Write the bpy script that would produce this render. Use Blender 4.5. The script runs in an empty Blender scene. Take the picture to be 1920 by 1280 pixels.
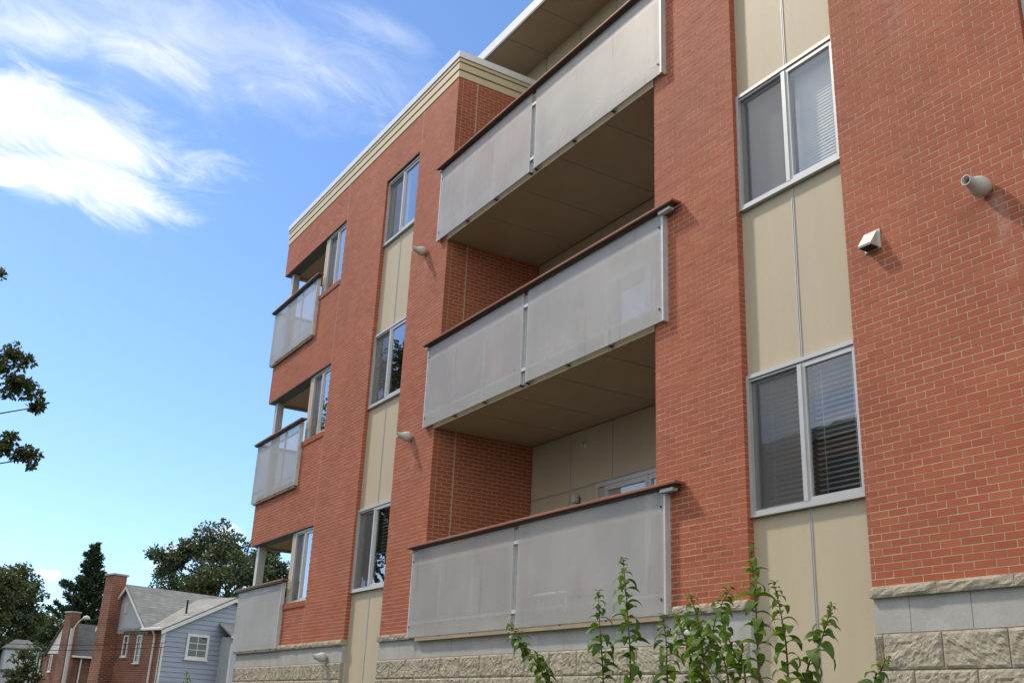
import bpy, math, random
import numpy as np
from mathutils import Vector, Matrix, noise as mnoise
random.seed(7)
RNG = np.random.default_rng(11)
sc = bpy.context.scene
COL = sc.collection
R = math.radians

# ------------------------------------------------------------------ camera
cam_d = bpy.data.cameras.new('camera'); cam = bpy.data.objects.new('camera', cam_d); COL.objects.link(cam)
sc.camera = cam
YAW, PITCH, ROLL = 1.033892, 0.3509596, 0.045676
ca, sa, cb, sb = math.cos(YAW), math.sin(YAW), math.cos(PITCH), math.sin(PITCH)
FWD = Vector((-sa*cb, ca*cb, sb)); r0 = Vector((ca, sa, 0)); u0 = r0.cross(FWD)
CR = math.cos(ROLL)*r0 + math.sin(ROLL)*u0; CU = -math.sin(ROLL)*r0 + math.cos(ROLL)*u0
cam.matrix_world = Matrix(((CR.x, CU.x, -FWD.x, 0.0), (CR.y, CU.y, -FWD.y, -7.77), (CR.z, CU.z, -FWD.z, 1.6), (0, 0, 0, 1)))
cam_d.sensor_width = 36.0; cam_d.lens = 36.0*1929.868/1920
cam_d.clip_start = 0.1; cam_d.clip_end = 3000

# ------------------------------------------------------------------ world, sun, exposure
SUN = Vector((-1.0, -0.55, 1.35)).normalized()          # towards the sun
world = bpy.data.worlds.new('World'); sc.world = world; world.use_nodes = True
wt = world.node_tree; wt.nodes.clear()

class NT:
    """tiny helper for writing node maths"""
    def __init__(s, tree): s.t = tree
    def n(s, typ, **kw):
        nd = s.t.nodes.new(typ)
        for k, v in kw.items(): setattr(nd, k, v)
        return nd
    def put(s, sock, v):
        if isinstance(v, (int, float)): sock.default_value = v
        elif isinstance(v, (tuple, list, Vector)):
            sock.default_value = tuple(v) if len(sock.default_value) == len(v) else (*v, 1.0)
        else: s.t.links.new(v, sock)
    def m(s, op, a, b=0.0, c=0.0, clamp=False):
        nd = s.n('ShaderNodeMath', operation=op, use_clamp=clamp)
        for i, v in enumerate((a, b, c)): s.put(nd.inputs[i], v)
        return nd.outputs[0]
    def dot(s, v, w):
        nd = s.n('ShaderNodeVectorMath', operation='DOT_PRODUCT'); s.put(nd.inputs[0], v); s.put(nd.inputs[1], w)
        return nd.outputs['Value']
    def comb(s, x, y, z=0.0):
        nd = s.n('ShaderNodeCombineXYZ')
        for i, v in enumerate((x, y, z)): s.put(nd.inputs[i], v)
        return nd.outputs[0]
    def sep(s, v):
        nd = s.n('ShaderNodeSeparateXYZ'); s.put(nd.inputs[0], v); return nd.outputs
    def noise(s, vec, scale, detail=4.0, rough=0.55, dist=0.0):
        nd = s.n('ShaderNodeTexNoise'); s.put(nd.inputs['Vector'], vec)
        nd.inputs['Scale'].default_value = scale; nd.inputs['Detail'].default_value = detail
        nd.inputs['Roughness'].default_value = rough; nd.inputs['Distortion'].default_value = dist
        return nd.outputs['Fac']
    def smooth(s, v, lo, hi, a=0.0, b=1.0):
        nd = s.n('ShaderNodeMapRange', interpolation_type='SMOOTHSTEP'); s.put(nd.inputs[0], v)
        for i, x in enumerate((lo, hi, a, b)): nd.inputs[i+1].default_value = x
        return nd.outputs[0]
    def lin(s, v, lo, hi, a=0.0, b=1.0):
        nd = s.n('ShaderNodeMapRange'); s.put(nd.inputs[0], v)
        for i, x in enumerate((lo, hi, a, b)): nd.inputs[i+1].default_value = x
        return nd.outputs[0]
    def mix(s, f, a, b, blend='MIX'):
        nd = s.n('ShaderNodeMix', data_type='RGBA', blend_type=blend); s.put(nd.inputs[0], f)
        s.put(nd.inputs[6], a); s.put(nd.inputs[7], b)
        return nd.outputs[2]

W = NT(wt)
sky = W.n('ShaderNodeTexSky', sky_type='NISHITA'); sky.sun_disc = False
sky.sun_elevation = math.asin(SUN.z); sky.sun_rotation = math.atan2(SUN.x, SUN.y) % (2*math.pi)
sky.altitude = 0; sky.air_density = 1.0; sky.dust_density = 0.3; sky.ozone_density = 3.0
tc = W.n('ShaderNodeTexCoord'); D = tc.outputs['Generated']
# a frame on the sky around the direction of the large white cloud
c0 = Vector((-0.86285, 0.18530, 0.47027)).normalized(); er = c0.cross(Vector((0, 0, 1))).normalized(); eu = er.cross(c0)
fz = W.m('MAXIMUM', W.dot(D, c0), 0.05)
S_ = W.m('DIVIDE', W.dot(D, er), fz); T_ = W.m('DIVIDE', W.dot(D, eu), fz)
front = W.smooth(W.dot(D, c0), 0.1, 0.3)
warp = W.noise(W.comb(S_, T_, 0.0), 5.0, 5.0, 0.6)
def ell(cx, cy, rx, ry, ang):
    """1 in the middle of a tilted ellipse on the sky, 0 at its rim, negative outside"""
    ct, st = math.cos(ang), math.sin(ang)
    dx = W.m('SUBTRACT', S_, cx); dy = W.m('SUBTRACT', T_, cy)
    a = W.m('DIVIDE', W.m('ADD', W.m('MULTIPLY', dx, ct), W.m('MULTIPLY', dy, st)), rx)
    b = W.m('DIVIDE', W.m('SUBTRACT', W.m('MULTIPLY', dy, ct), W.m('MULTIPLY', dx, st)), ry)
    return W.m('SUBTRACT', 1.0, W.m('SQRT', W.m('ADD', W.m('MULTIPLY', a, a), W.m('MULTIPLY', b, b))))
# streaky noise, drawn out along the wind
ang = R(-12); ct, st = math.cos(ang), math.sin(ang)
al = W.m('ADD', W.m('MULTIPLY', S_, ct), W.m('MULTIPLY', T_, st)); ac = W.m('SUBTRACT', W.m('MULTIPLY', T_, ct), W.m('MULTIPLY', S_, st))
strk = W.noise(W.comb(W.m('MULTIPLY', al, 11.0), W.m('MULTIPLY', ac, 26.0), 3.7), 1.0, 10.0, 0.66, 0.9)
puff = W.noise(W.comb(W.m('MULTIPLY', S_, 60.0), W.m('MULTIPLY', T_, 85.0), 1.3), 1.0, 7.0, 0.6, 0.2)
def cloud(e, tex, amp, lo, hi, dens):
    v = W.m('ADD', e, W.m('MULTIPLY', W.m('SUBTRACT', tex, 0.5), amp))
    return W.m('MULTIPLY', W.smooth(v, lo, hi), dens)
parts = [cloud(ell(*g_), *a_) for g_, *a_ in (
    ((-0.0482, 0.1004, 0.2744, 0.0634, R(0.8)), strk, 1.6, -0.2, 1.7, 0.5),
    ((0.1379, 0.1500, 0.0665, 0.0192, R(-10.6)), strk, 2.2, -0.1, 1.7, 0.3),
    ((-0.1146, -0.0023, 0.1265, 0.0428, R(-2.4)), strk, 2.3, -0.15, 1.3, 0.9),
    ((-0.0914, -0.0406, 0.0854, 0.0297, R(-16.5)), strk, 2.0, -0.1, 1.0, 0.85),
    ((-0.1725, 0.0085, 0.0708, 0.0484, R(4.2)), strk, 2.2, -0.15, 1.25, 0.9),
    ((-0.1699, -0.0455, 0.0401, 0.0163, R(2.0)), strk, 1.8, -0.1, 0.8, 0.9),
    ((-0.1356, -0.0423, 0.0687, 0.0262, R(-1.7)), strk, 2.0, -0.1, 1.0, 0.7),
    ((-0.0598, 0.0858, 0.1831, 0.0391, R(1.6)), strk, 2.6, -0.1, 1.5, 0.55),
    ((-0.1643, 0.0771, 0.1542, 0.0393, R(8.9)), strk, 2.4, -0.1, 1.4, 0.5),
    ((0.0759, 0.1006, 0.1262, 0.0325, R(-12.6)), strk, 2.6, 0, 1.4, 0.35),
    ((-0.0876, -0.4106, 0.0140, 0.0070, R(0.8)), puff, 2.4, -0.1, 0.9, 0.8),
    ((0.0197, -0.3743, 0.0129, 0.0044, R(3.1)), puff, 2.4, -0.1, 0.9, 0.6),
    ((0.0165, -0.3925, 0.0200, 0.0070, R(-1.0)), puff, 2.4, -0.1, 0.9, 0.85),
    ((0.0708, -0.3534, 0.0179, 0.0123, R(0.6)), puff, 2.4, -0.1, 0.9, 0.8),
)]
cl = parts[0]
for p_ in parts[1:]: cl = W.m('MAXIMUM', cl, p_)
cl = W.m('MULTIPLY', cl, front)
# denser cloud added over the unseen sky, to whiten the fill light
dx, dy, dz = W.sep(D)
den = W.m('ADD', W.m('MAXIMUM', dz, 0.0), 0.22)
px_ = W.m('DIVIDE', dx, den); py_ = W.m('DIVIDE', dy, den)
gen = W.noise(W.comb(W.m('MULTIPLY', px_, 0.8), W.m('MULTIPLY', py_, 1.5), 0.4), 1.1, 8.0, 0.6, 0.4)
gen = W.m('MULTIPLY', W.smooth(gen, 0.33, 0.56), W.smooth(W.dot(D, c0), 0.80, 0.55))
gen = W.m('MULTIPLY', gen, W.smooth(dz, 0.02, 0.12))
cl = W.m('MAXIMUM', cl, W.m('MULTIPLY', gen, 0.85))
skyc = W.mix(1.0, sky.outputs[0], (0.81, 0.93, 1.08), 'MULTIPLY')
final = W.mix(cl, skyc, (8.4, 8.15, 7.85))
bg = W.n('ShaderNodeBackground'); wt.links.new(final, bg.inputs[0]); bg.inputs[1].default_value = 0.112
wo = W.n('ShaderNodeOutputWorld'); wt.links.new(bg.outputs[0], wo.inputs[0])

sun_d = bpy.data.lights.new('sun', 'SUN'); sun_d.energy = 2.0; sun_d.angle = R(4.0); sun_d.color = (1.0, 0.86, 0.68)
sun = bpy.data.objects.new('sun', sun_d); COL.objects.link(sun); sun.location = (-30, -40, 50)
sun.rotation_euler = (-SUN).to_track_quat('-Z', 'Y').to_euler()

vs = sc.view_settings; vs.view_transform = 'Standard'; vs.look = 'None'; vs.gamma = 1.0; vs.exposure = 0.70
try: vs.use_curve_mapping = False
except Exception: pass
sc.cycles.max_bounces = 6; sc.cycles.diffuse_bounces = 2; sc.cycles.glossy_bounces = 3; sc.cycles.transparent_max_bounces = 16
sc.cycles.use_denoising = True
sc.cycles.sample_clamp_indirect = 6.0

# ------------------------------------------------------------------ materials
def new_mat(name):
    m = bpy.data.materials.new(name); m.use_nodes = True; t = m.node_tree; t.nodes.clear()
    N = NT(t); b = N.n('ShaderNodeBsdfPrincipled'); o = N.n('ShaderNodeOutputMaterial'); t.links.new(b.outputs[0], o.inputs[0])
    return m, N, b, o
def bump(N, b, h, strength=0.3, dist=0.01):
    bn = N.n('ShaderNodeBump'); bn.inputs['Strength'].default_value = strength; bn.inputs['Distance'].default_value = dist
    N.put(bn.inputs['Height'], h); N.t.links.new(bn.outputs[0], b.inputs['Normal'])
def pos(N): return N.n('ShaderNodeNewGeometry').outputs['Position']
def objc(N): return N.n('ShaderNodeTexCoord').outputs['Object']
def plain(name, col, rough=0.6, var=0.12, scale=3.0, metal=0.0, spec=0.4, bmp=0.0, bscale=60.0, stretch=None):
    """paint, stone or metal: one colour with soft blotches and fine grain"""
    m, N, b, o = new_mat(name)
    v = pos(N)
    if stretch:
        nd = N.n('ShaderNodeMapping'); N.put(nd.inputs['Vector'], v); nd.inputs['Scale'].default_value = stretch; v2 = nd.outputs[0]
    else: v2 = v
    f = N.lin(N.noise(v2, scale, 5.0, 0.6), 0.3, 0.7, 1.0-var, 1.0+var)
    g = N.lin(N.noise(v, scale*14, 3.0), 0.3, 0.7, 1.0-var*0.5, 1.0+var*0.5)
    sc_ = N.n('ShaderNodeVectorMath', operation='SCALE'); N.put(sc_.inputs[0], tuple(col)); N.put(sc_.inputs['Scale'], N.m('MULTIPLY', f, g))
    N.t.links.new(sc_.outputs[0], b.inputs['Base Color'])
    b.inputs['Roughness'].default_value = rough; b.inputs['Metallic'].default_value = metal; b.inputs['Specular IOR Level'].default_value = spec
    if bmp: bump(N, b, N.noise(v, bscale, 4.0), bmp, 0.01)
    return m
M = {}
def brick_mat():
    m, N, b, o = new_mat('red_brick')
    at = N.n('ShaderNodeAttribute'); at.attribute_name = 'bv'
    rp = N.n('ShaderNodeValToRGB'); N.t.links.new(at.outputs['Fac'], rp.inputs[0])
    e = rp.color_ramp.elements
    e[0].position = 0.0; e[0].color = (0.350, 0.092, 0.043, 1)
    e[1].position = 1.0; e[1].color = (0.42, 0.130, 0.064, 1)
    x = e.new(0.12); x.color = (0.375, 0.101, 0.048, 1)
    x = e.new(0.85); x.color = (0.398, 0.112, 0.054, 1)
    v = pos(N)
    big = N.lin(N.noise(v, 0.7, 4.0), 0.3, 0.7, 0.88, 1.1); fine = N.lin(N.noise(v, 70.0, 3.0, 0.6), 0.25, 0.75, 0.84, 1.14)
    c = N.mix(1.0, rp.outputs[0], N.comb(*(3*[N.m('MULTIPLY', big, fine)])), 'MULTIPLY')
    # pale lime bloom here and there
    bl = N.m('MULTIPLY', N.smooth(N.noise(v, 1.6, 6.0, 0.65), 0.62, 0.82), 0.16)
    c = N.mix(bl, c, (0.46, 0.36, 0.31))
    X, Y, Z = N.sep(v)
    wob = N.m('MULTIPLY', N.m('SUBTRACT', N.noise(v, 3.0, 3.0), 0.5), 0.25)
    for sx, zt, ln in ((-4.74, 6.2, 1.7), (-16.38, 9.95, .9), (-16.38, 6.27, .9), (-5.6, 9.2, 1.6)):   # lime run-off below the outlets
        dxs = N.m('ABSOLUTE', N.m('SUBTRACT', N.m('ADD', X, wob), sx))
        mk = N.m('MULTIPLY', N.smooth(dxs, 0.16, 0.02), N.m('MULTIPLY', N.smooth(Z, zt-ln, zt-.2), N.smooth(Z, zt, zt-.08)))
        mk = N.m('MULTIPLY', mk, N.smooth(N.noise(v, 6.0, 6.0, 0.7), 0.42, 0.66))
        c = N.mix(N.m('MULTIPLY', mk, 0.34), c, (0.50, 0.42, 0.40))
    mp = N.n('ShaderNodeMapping'); N.put(mp.inputs['Vector'], v); mp.inputs['Scale'].default_value = (2.2, 2.2, 0.25)
    dk = N.m('MULTIPLY', N.smooth(N.noise(mp.outputs[0], 1.0, 6.0, 0.6), 0.52, 0.75), 0.22)   # rain streaks
    c = N.mix(dk, c, (0.20, 0.075, 0.050))
    N.t.links.new(c, b.inputs['Base Color'])
    b.inputs['Roughness'].default_value = 0.7; b.inputs['Specular IOR Level'].default_value = 0.25
    bump(N, b, N.noise(v, 160.0, 3.0, 0.65), 0.35, 0.004)
    return m
M['brick'] = brick_mat()
M['mortar'] = plain('mortar', (0.53, 0.44, 0.315), 0.9, 0.10, 2.0, bmp=0.3, bscale=200)
M['sealant'] = plain('sealant', (0.50, 0.42, 0.33), 0.6, 0.08)
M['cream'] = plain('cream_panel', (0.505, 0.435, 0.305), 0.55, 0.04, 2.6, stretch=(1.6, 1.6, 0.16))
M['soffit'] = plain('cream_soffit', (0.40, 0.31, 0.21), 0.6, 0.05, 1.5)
M['joint'] = plain('grey_joint_trim', (0.42, 0.43, 0.42), 0.45, 0.06, metal=0.3)
M['alu'] = plain('pale_aluminium', (0.58, 0.58, 0.56), 0.4, 0.04, metal=0.35)
M['coping'] = plain('white_coping', (0.80, 0.80, 0.79), 0.35, 0.03)
M['trim'] = plain('cream_cornice', (0.64, 0.54, 0.35), 0.5, 0.05, 2.0)
M['trimdark'] = plain('grey_green_trim', (0.22, 0.24, 0.21), 0.5, 0.08)
M['galv'] = plain('galvanised_steel', (0.62, 0.63, 0.63), 0.45, 0.10, 8.0, metal=0.3)
M['steel'] = plain('dark_steel', (0.05, 0.052, 0.055), 0.45, 0.15, 6.0, metal=0.4)
M['lintel'] = plain('painted_lintel', (0.11, 0.11, 0.105), 0.55, 0.1, 4.0)
M['wood'] = plain('stained_wood', (0.27, 0.10, 0.050), 0.5, 0.3, 4.0, bmp=0.2, stretch=(0.4, 9.0, 9.0))
M['nailer'] = plain('tan_edge_board', (0.36, 0.29, 0.18), 0.6, 0.12, 3.0)
M['smooth'] = plain('smooth_block', (0.40, 0.40, 0.375), 0.8, 0.13, 2.5, bmp=0.2, bscale=120)
M['split'] = plain('split_face_block', (0.385, 0.345, 0.265), 0.9, 0.22, 9.0, bmp=0.8, bscale=55)
M['blkmortar'] = plain('block_mortar', (0.55, 0.54, 0.50), 0.9, 0.1)
M['vent'] = plain('grey_plastic', (0.52, 0.52, 0.49), 0.5, 0.05, 4.0)
M['ventdark'] = plain('dark_hollow', (0.05, 0.05, 0.05), 0.9, 0.05)
M['blind'] = plain('white_blind', (0.80, 0.80, 0.78), 0.5, 0.03)
M['room'] = plain('room_wall', (0.22, 0.21, 0.20), 0.8, 0.06)
M['floor'] = plain('concrete_slab', (0.36, 0.35, 0.33), 0.8, 0.1)
M['black'] = plain('black_plastic', (0.02, 0.02, 0.022), 0.4, 0.1)
M['red'] = plain('red_plastic', (0.45, 0.03, 0.02), 0.45, 0.1)
def glass_mat(k=2.8, nm='window_glass'):
    m, N, b, o = new_mat(nm); N.t.nodes.remove(b)
    fr = N.n('ShaderNodeFresnel'); N.put(fr.inputs['IOR'], N.lin(N.n('ShaderNodeNewGeometry').outputs['Backfacing'], 0.0, 1.0, 1.52, 1/1.52))
    f = N.m('MINIMUM', N.m('MULTIPLY', fr.outputs[0], k), 1.0)   # two panes, four surfaces
    tr = N.n('ShaderNodeBsdfTransparent'); tr.inputs[0].default_value = (0.86, 0.90, 0.88, 1)
    gl = N.n('ShaderNodeBsdfGlossy'); gl.inputs['Roughness'].default_value = 0.0; gl.inputs[0].default_value = (0.95, 0.97, 1.0, 1)
    bn = N.n('ShaderNodeBump'); bn.inputs['Strength'].default_value = 0.04; bn.inputs['Distance'].default_value = 0.02
    N.put(bn.inputs['Height'], N.noise(pos(N), 2.2, 2.0)); N.t.links.new(bn.outputs[0], gl.inputs['Normal'])
    mx = N.n('ShaderNodeMixShader'); N.put(mx.inputs[0], f); N.t.links.new(tr.outputs[0], mx.inputs[1]); N.t.links.new(gl.outputs[0], mx.inputs[2])
    N.t.links.new(mx.outputs[0], o.inputs[0]); return m
M['glass'] = glass_mat(); M['glass_old'] = glass_mat(0.8, 'old_single_glass')
def mesh_mat(name, col, cover, rough, metal, grime):
    """fine perforated or woven sheet, holes far below a pixel"""
    m, N, b, o = new_mat(name)
    v = pos(N); oc = objc(N); z = N.sep(oc)[2]
    f = N.lin(N.noise(v, 1.3, 5.0), 0.3, 0.7, 0.90, 1.08)
    k = f
    if grime:
        sp = N.smooth(N.noise(v, 14.0, 6.0, 0.7), 0.52, 0.78)
        mp = N.n('ShaderNodeMapping'); N.put(mp.inputs['Vector'], v); mp.inputs['Scale'].default_value = (9.0, 9.0, 0.9)
        drip = N.smooth(N.noise(mp.outputs[0], 1.0, 5.0, 0.6), 0.58, 0.80)
        band = N.smooth(N.m('ABSOLUTE', N.m('ADD', z, 0.46)), 0.16, 0.02)
        low = N.m('MULTIPLY', N.m('MAXIMUM', N.m('MULTIPLY', sp, band), N.m('MULTIPLY', drip, 0.6)), 0.5)
        k = N.m('MULTIPLY', f, N.m('SUBTRACT', 1.0, low))
    s = N.n('ShaderNodeVectorMath', operation='SCALE'); N.put(s.inputs[0], col); N.put(s.inputs['Scale'], k)
    N.t.links.new(s.outputs[0], b.inputs['Base Color'])
    b.inputs['Roughness'].default_value = rough; b.inputs['Metallic'].default_value = metal
    tr = N.n('ShaderNodeBsdfTransparent'); mx = N.n('ShaderNodeMixShader')
    N.put(mx.inputs[0], cover)
    N.t.links.new(tr.outputs[0], mx.inputs[1]); N.t.links.new(b.outputs[0], mx.inputs[2]); N.t.links.new(mx.outputs[0], o.inputs[0])
    return m
M['screen'] = mesh_mat('perforated_metal', (0.56, 0.55, 0.52), 0.47, 0.48, 0.2, True)
M['insect'] = mesh_mat('insect_screen', (0.10, 0.10, 0.10), 0.48, 0.6, 0.0, False)
def leaf_mat(name, c1, c2, trans=0.35, rough=0.5, spec=0.4):
    m, N, b, o = new_mat(name)
    at = N.n('ShaderNodeAttribute'); at.attribute_name = 'bv'
    c = N.mix(at.outputs['Fac'], c1, c2)
    N.t.links.new(c, b.inputs['Base Color']); b.inputs['Roughness'].default_value = rough; b.inputs['Specular IOR Level'].default_value = spec
    tl = N.n('ShaderNodeBsdfTranslucent'); N.t.links.new(N.mix(1.0, c, (1.25, 1.35, 0.6), 'MULTIPLY'), tl.inputs[0])
    mx = N.n('ShaderNodeMixShader'); mx.inputs[0].default_value = trans
    N.t.links.new(b.outputs[0], mx.inputs[1]); N.t.links.new(tl.outputs[0], mx.inputs[2]); N.t.links.new(mx.outputs[0], o.inputs[0])
    return m
M['leaf_shrub'] = leaf_mat('shrub_leaf', (0.050, 0.112, 0.018), (0.160, 0.240, 0.045), 0.42, 0.45)
M['leaf_oak'] = leaf_mat('oak_leaf', (0.040, 0.058, 0.020), (0.085, 0.105, 0.04), 0.3)
M['leaf_dark'] = leaf_mat('dark_leaf', (0.042, 0.062, 0.022), (0.095, 0.125, 0.048), 0.25)
M['leaf_mid'] = leaf_mat('mid_leaf', (0.045, 0.068, 0.026), (0.095, 0.125, 0.052), 0.25, 0.4, 0.6)
M['needle'] = leaf_mat('conifer_spray', (0.020, 0.040, 0.018), (0.045, 0.075, 0.032), 0.1)
M['bark'] = plain('bark', (0.10, 0.075, 0.055), 0.9, 0.25, 6.0, bmp=0.6, bscale=30, stretch=(4, 4, 0.6))
M['twig'] = plain('brown_twig', (0.11, 0.055, 0.035), 0.7, 0.2, 20.0)
def house_brick(name, c1, c2, mort):
    m, N, b, o = new_mat(name)
    oc = objc(N); x, y, z = N.sep(oc)
    br = N.n('ShaderNodeTexBrick'); N.put(br.inputs['Vector'], N.comb(N.m('ADD', x, y), z))
    br.inputs['Scale'].default_value = 1.0; br.inputs['Brick Width'].default_value = 0.30; br.inputs['Row Height'].default_value = 0.10
    br.inputs['Mortar Size'].default_value = 0.016; br.inputs['Mortar Smooth'].default_value = 0.1
    br.inputs['Color1'].default_value = (*c1, 1); br.inputs['Color2'].default_value = (*c2, 1); br.inputs['Mortar'].default_value = (*mort, 1)
    f = N.lin(N.noise(oc, 0.9, 6.0, 0.65), 0.3, 0.7, 0.55, 1.2)
    N.t.links.new(N.mix(1.0, br.outputs[0], N.comb(f, f, f), 'MULTIPLY'), b.inputs['Base Color']); b.inputs['Roughness'].default_value = 0.85
    bump(N, b, N.m('SUBTRACT', 1.0, br.outputs['Fac']), 0.6, 0.02)
    return m
M['hbrick'] = house_brick('old_brick', (0.31, 0.088, 0.048), (0.21, 0.062, 0.036), (0.36, 0.24, 0.17))
M['hbrick2'] = house_brick('brown_brick', (0.24, 0.088, 0.052), (0.18, 0.068, 0.042), (0.26, 0.17, 0.12))
M['siding'] = plain('blue_grey_siding', (0.32, 0.37, 0.455), 0.6, 0.08, 2.0, stretch=(0.5, 0.5, 3))
M['stucco'] = plain('pale_blue_board', (0.47, 0.50, 0.56), 0.75, 0.10, 2.0, stretch=(3, 3, 0.5))
M['whitep'] = plain('white_paint', (0.72, 0.72, 0.70), 0.5, 0.05)
def shingle(name, col):
    m, N, b, o = new_mat(name)
    oc = objc(N); x, y, z = N.sep(oc)
    br = N.n('ShaderNodeTexBrick'); N.put(br.inputs['Vector'], N.comb(N.m('ADD', x, y), N.m('MULTIPLY', z, 1.5)))
    br.inputs['Scale'].default_value = 1.0; br.inputs['Brick Width'].default_value = 0.45; br.inputs['Row Height'].default_value = 0.20
    br.inputs['Mortar Size'].default_value = 0.012
    br.inputs['Color1'].default_value = (*[c*1.12 for c in col], 1); br.inputs['Color2'].default_value = (*[c*0.88 for c in col], 1); br.inputs['Mortar'].default_value = (*[c*0.6 for c in col], 1)
    f = N.lin(N.noise(oc, 1.5, 5.0), 0.3, 0.7, 0.85, 1.12)
    N.t.links.new(N.mix(1.0, br.outputs[0], N.comb(f, f, f), 'MULTIPLY'), b.inputs['Base Color']); b.inputs['Roughness'].default_value = 0.9
    return m
M['shingle'] = shingle('grey_shingle', (0.26, 0.27, 0.255)); M['shingle2'] = shingle('dark_shingle', (0.12, 0.12, 0.125))
def ground_mat():
    m, N, b, o = new_mat('ground'); v = pos(N)
    f = N.noise(v, 0.15, 6.0, 0.6); g = N.noise(v, 9.0, 5.0, 0.7)
    c = N.mix(N.smooth(f, 0.42, 0.58), (0.055, 0.080, 0.028), (0.09, 0.08, 0.05))
    c = N.mix(N.m('MULTIPLY', g, 0.5), c, (0.045, 0.07, 0.02)); N.t.links.new(c, b.inputs['Base Color']); b.inputs['Roughness'].default_value = 0.95
    bump(N, b, g, 0.8, 0.05); return m
M['ground'] = ground_mat()
M['asphalt'] = plain('asphalt', (0.065, 0.065, 0.066), 0.9, 0.15, 2.0, bmp=0.4, bscale=90)

# ------------------------------------------------------------------ mesh helpers
OFF = {}                                        # where each object's own origin lies in its thing's frame
def raw(name, V, F, mat, bv=None, smooth=False):
    me = bpy.data.meshes.new(name)
    V = np.asarray(V, dtype=np.float64)
    if isinstance(F, np.ndarray):
        k = F.shape[1]; n = len(F)
        me.vertices.add(len(V)); me.vertices.foreach_set('co', V.astype(np.float32).ravel())
        me.loops.add(n*k); me.loops.foreach_set('vertex_index', F.astype(np.int32).ravel())
        me.polygons.add(n); me.polygons.foreach_set('loop_start', np.arange(0, n*k, k, dtype=np.int32))
        me.update(calc_edges=True)
    else:
        me.from_pydata([tuple(v) for v in V], [], F); me.update()
    if bv is not None:
        a = me.attributes.new('bv', 'FLOAT', 'POINT'); a.data.foreach_set('value', np.asarray(bv, dtype=np.float32))
    me.polygons.foreach_set('use_smooth', [bool(smooth)]*len(me.polygons))
    me.materials.append(M[mat] if isinstance(mat, str) else mat)
    return me
def link(name, data, parent=None, at=(0, 0, 0)):
    o = bpy.data.objects.new(name, data); COL.objects.link(o); at = np.array(at, dtype=float); OFF[o] = at
    if parent is not None:
        o.parent = parent; o.location = at - OFF[parent]
    else: o.location = at
    return o
def add(name, V, F, mat, parent=None, bv=None, smooth=False):
    """mesh given in the thing's frame; the object's origin is put in its middle"""
    V = np.asarray(V, dtype=float); c = (V.min(0)+V.max(0))/2
    return link(name, raw(name, V-c, F, mat, bv, smooth), parent, c)
def empty(name, parent=None, at=(0, 0, 0)): return link(name, None, parent, at)
def tag(o, label, cat, group=None, kind=None):
    o['label'] = label; o['category'] = cat
    if group: o['group'] = group
    if kind: o['kind'] = kind
    return o
BF = np.array([[0, 1, 5, 4], [1, 3, 7, 5], [3, 2, 6, 7], [2, 0, 4, 6], [4, 5, 7, 6], [0, 2, 3, 1]])
def boxv(b):
    x0, x1, y0, y1, z0, z1 = b
    return [(x0, y0, z0), (x1, y0, z0), (x0, y1, z0), (x1, y1, z0), (x0, y0, z1), (x1, y0, z1), (x0, y1, z1), (x1, y1, z1)]
def boxes(bs):
    """many boxes -> vertices, quads; bs is (n, 6)"""
    bs = np.asarray(bs, dtype=float).reshape(-1, 6)
    ix = [(0, 2, 4), (1, 2, 4), (0, 3, 4), (1, 3, 4), (0, 2, 5), (1, 2, 5), (0, 3, 5), (1, 3, 5)]
    V = np.stack([bs[:, list(i)] for i in ix], 1).reshape(-1, 3)
    F = (BF[None]+8*np.arange(len(bs))[:, None, None]).reshape(-1, 4)
    return V, F
def box(name, b, mat, parent=None): V, F = boxes([b]); return add(name, V, F, mat, parent)
def multi(name, bs, mat, parent=None): V, F = boxes(bs); return add(name, V, F, mat, parent)
def bevbox(name, b, mat, parent, w=0.004):
    """box with chamfered edges"""
    x0, x1, y0, y1, z0, z1 = b; V = []; 
    for sx in (0, 1):
        for sy in (0, 1):
            for sz in (0, 1):
                x = (x0, x1)[sx]; y = (y0, y1)[sy]; z = (z0, z1)[sz]; ix = w*(1-2*sx); iy = w*(1-2*sy); iz = w*(1-2*sz)
                V += [(x, y+iy, z+iz), (x+ix, y, z+iz), (x+ix, y+iy, z)]
    i = lambda a, b_, c, k: 3*(4*a+2*b_+c)+k
    F = []
    for s in (0, 1):
        q = [i(s, 0, 0, 0), i(s, 0, 1, 0), i(s, 1, 1, 0), i(s, 1, 0, 0)]; F.append(q if s == 0 else q[::-1])
        q = [i(0, s, 0, 1), i(1, s, 0, 1), i(1, s, 1, 1), i(0, s, 1, 1)]; F.append(q if s == 0 else q[::-1])
        q = [i(0, 0, s, 2), i(0, 1, s, 2), i(1, 1, s, 2), i(1, 0, s, 2)]; F.append(q if s == 0 else q[::-1])
    for a in (0, 1):
        for c in (0, 1):
            F.append([i(a, 0, c, 0), i(a, 1, c, 0), i(a, 1, c, 2), i(a, 0, c, 2)])
            F.append([i(0, a, c, 1), i(1, a, c, 1), i(1, a, c, 2), i(0, a, c, 2)])
            F.append([i(a, c, 0, 0), i(a, c, 1, 0), i(a, c, 1, 1), i(a, c, 0, 1)])
    for a in (0, 1):
        for c in (0, 1):
            for d in (0, 1): F.append([i(a, c, d, 0), i(a, c, d, 1), i(a, c, d, 2)])
    return add(name, V, F, mat, parent)
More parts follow.
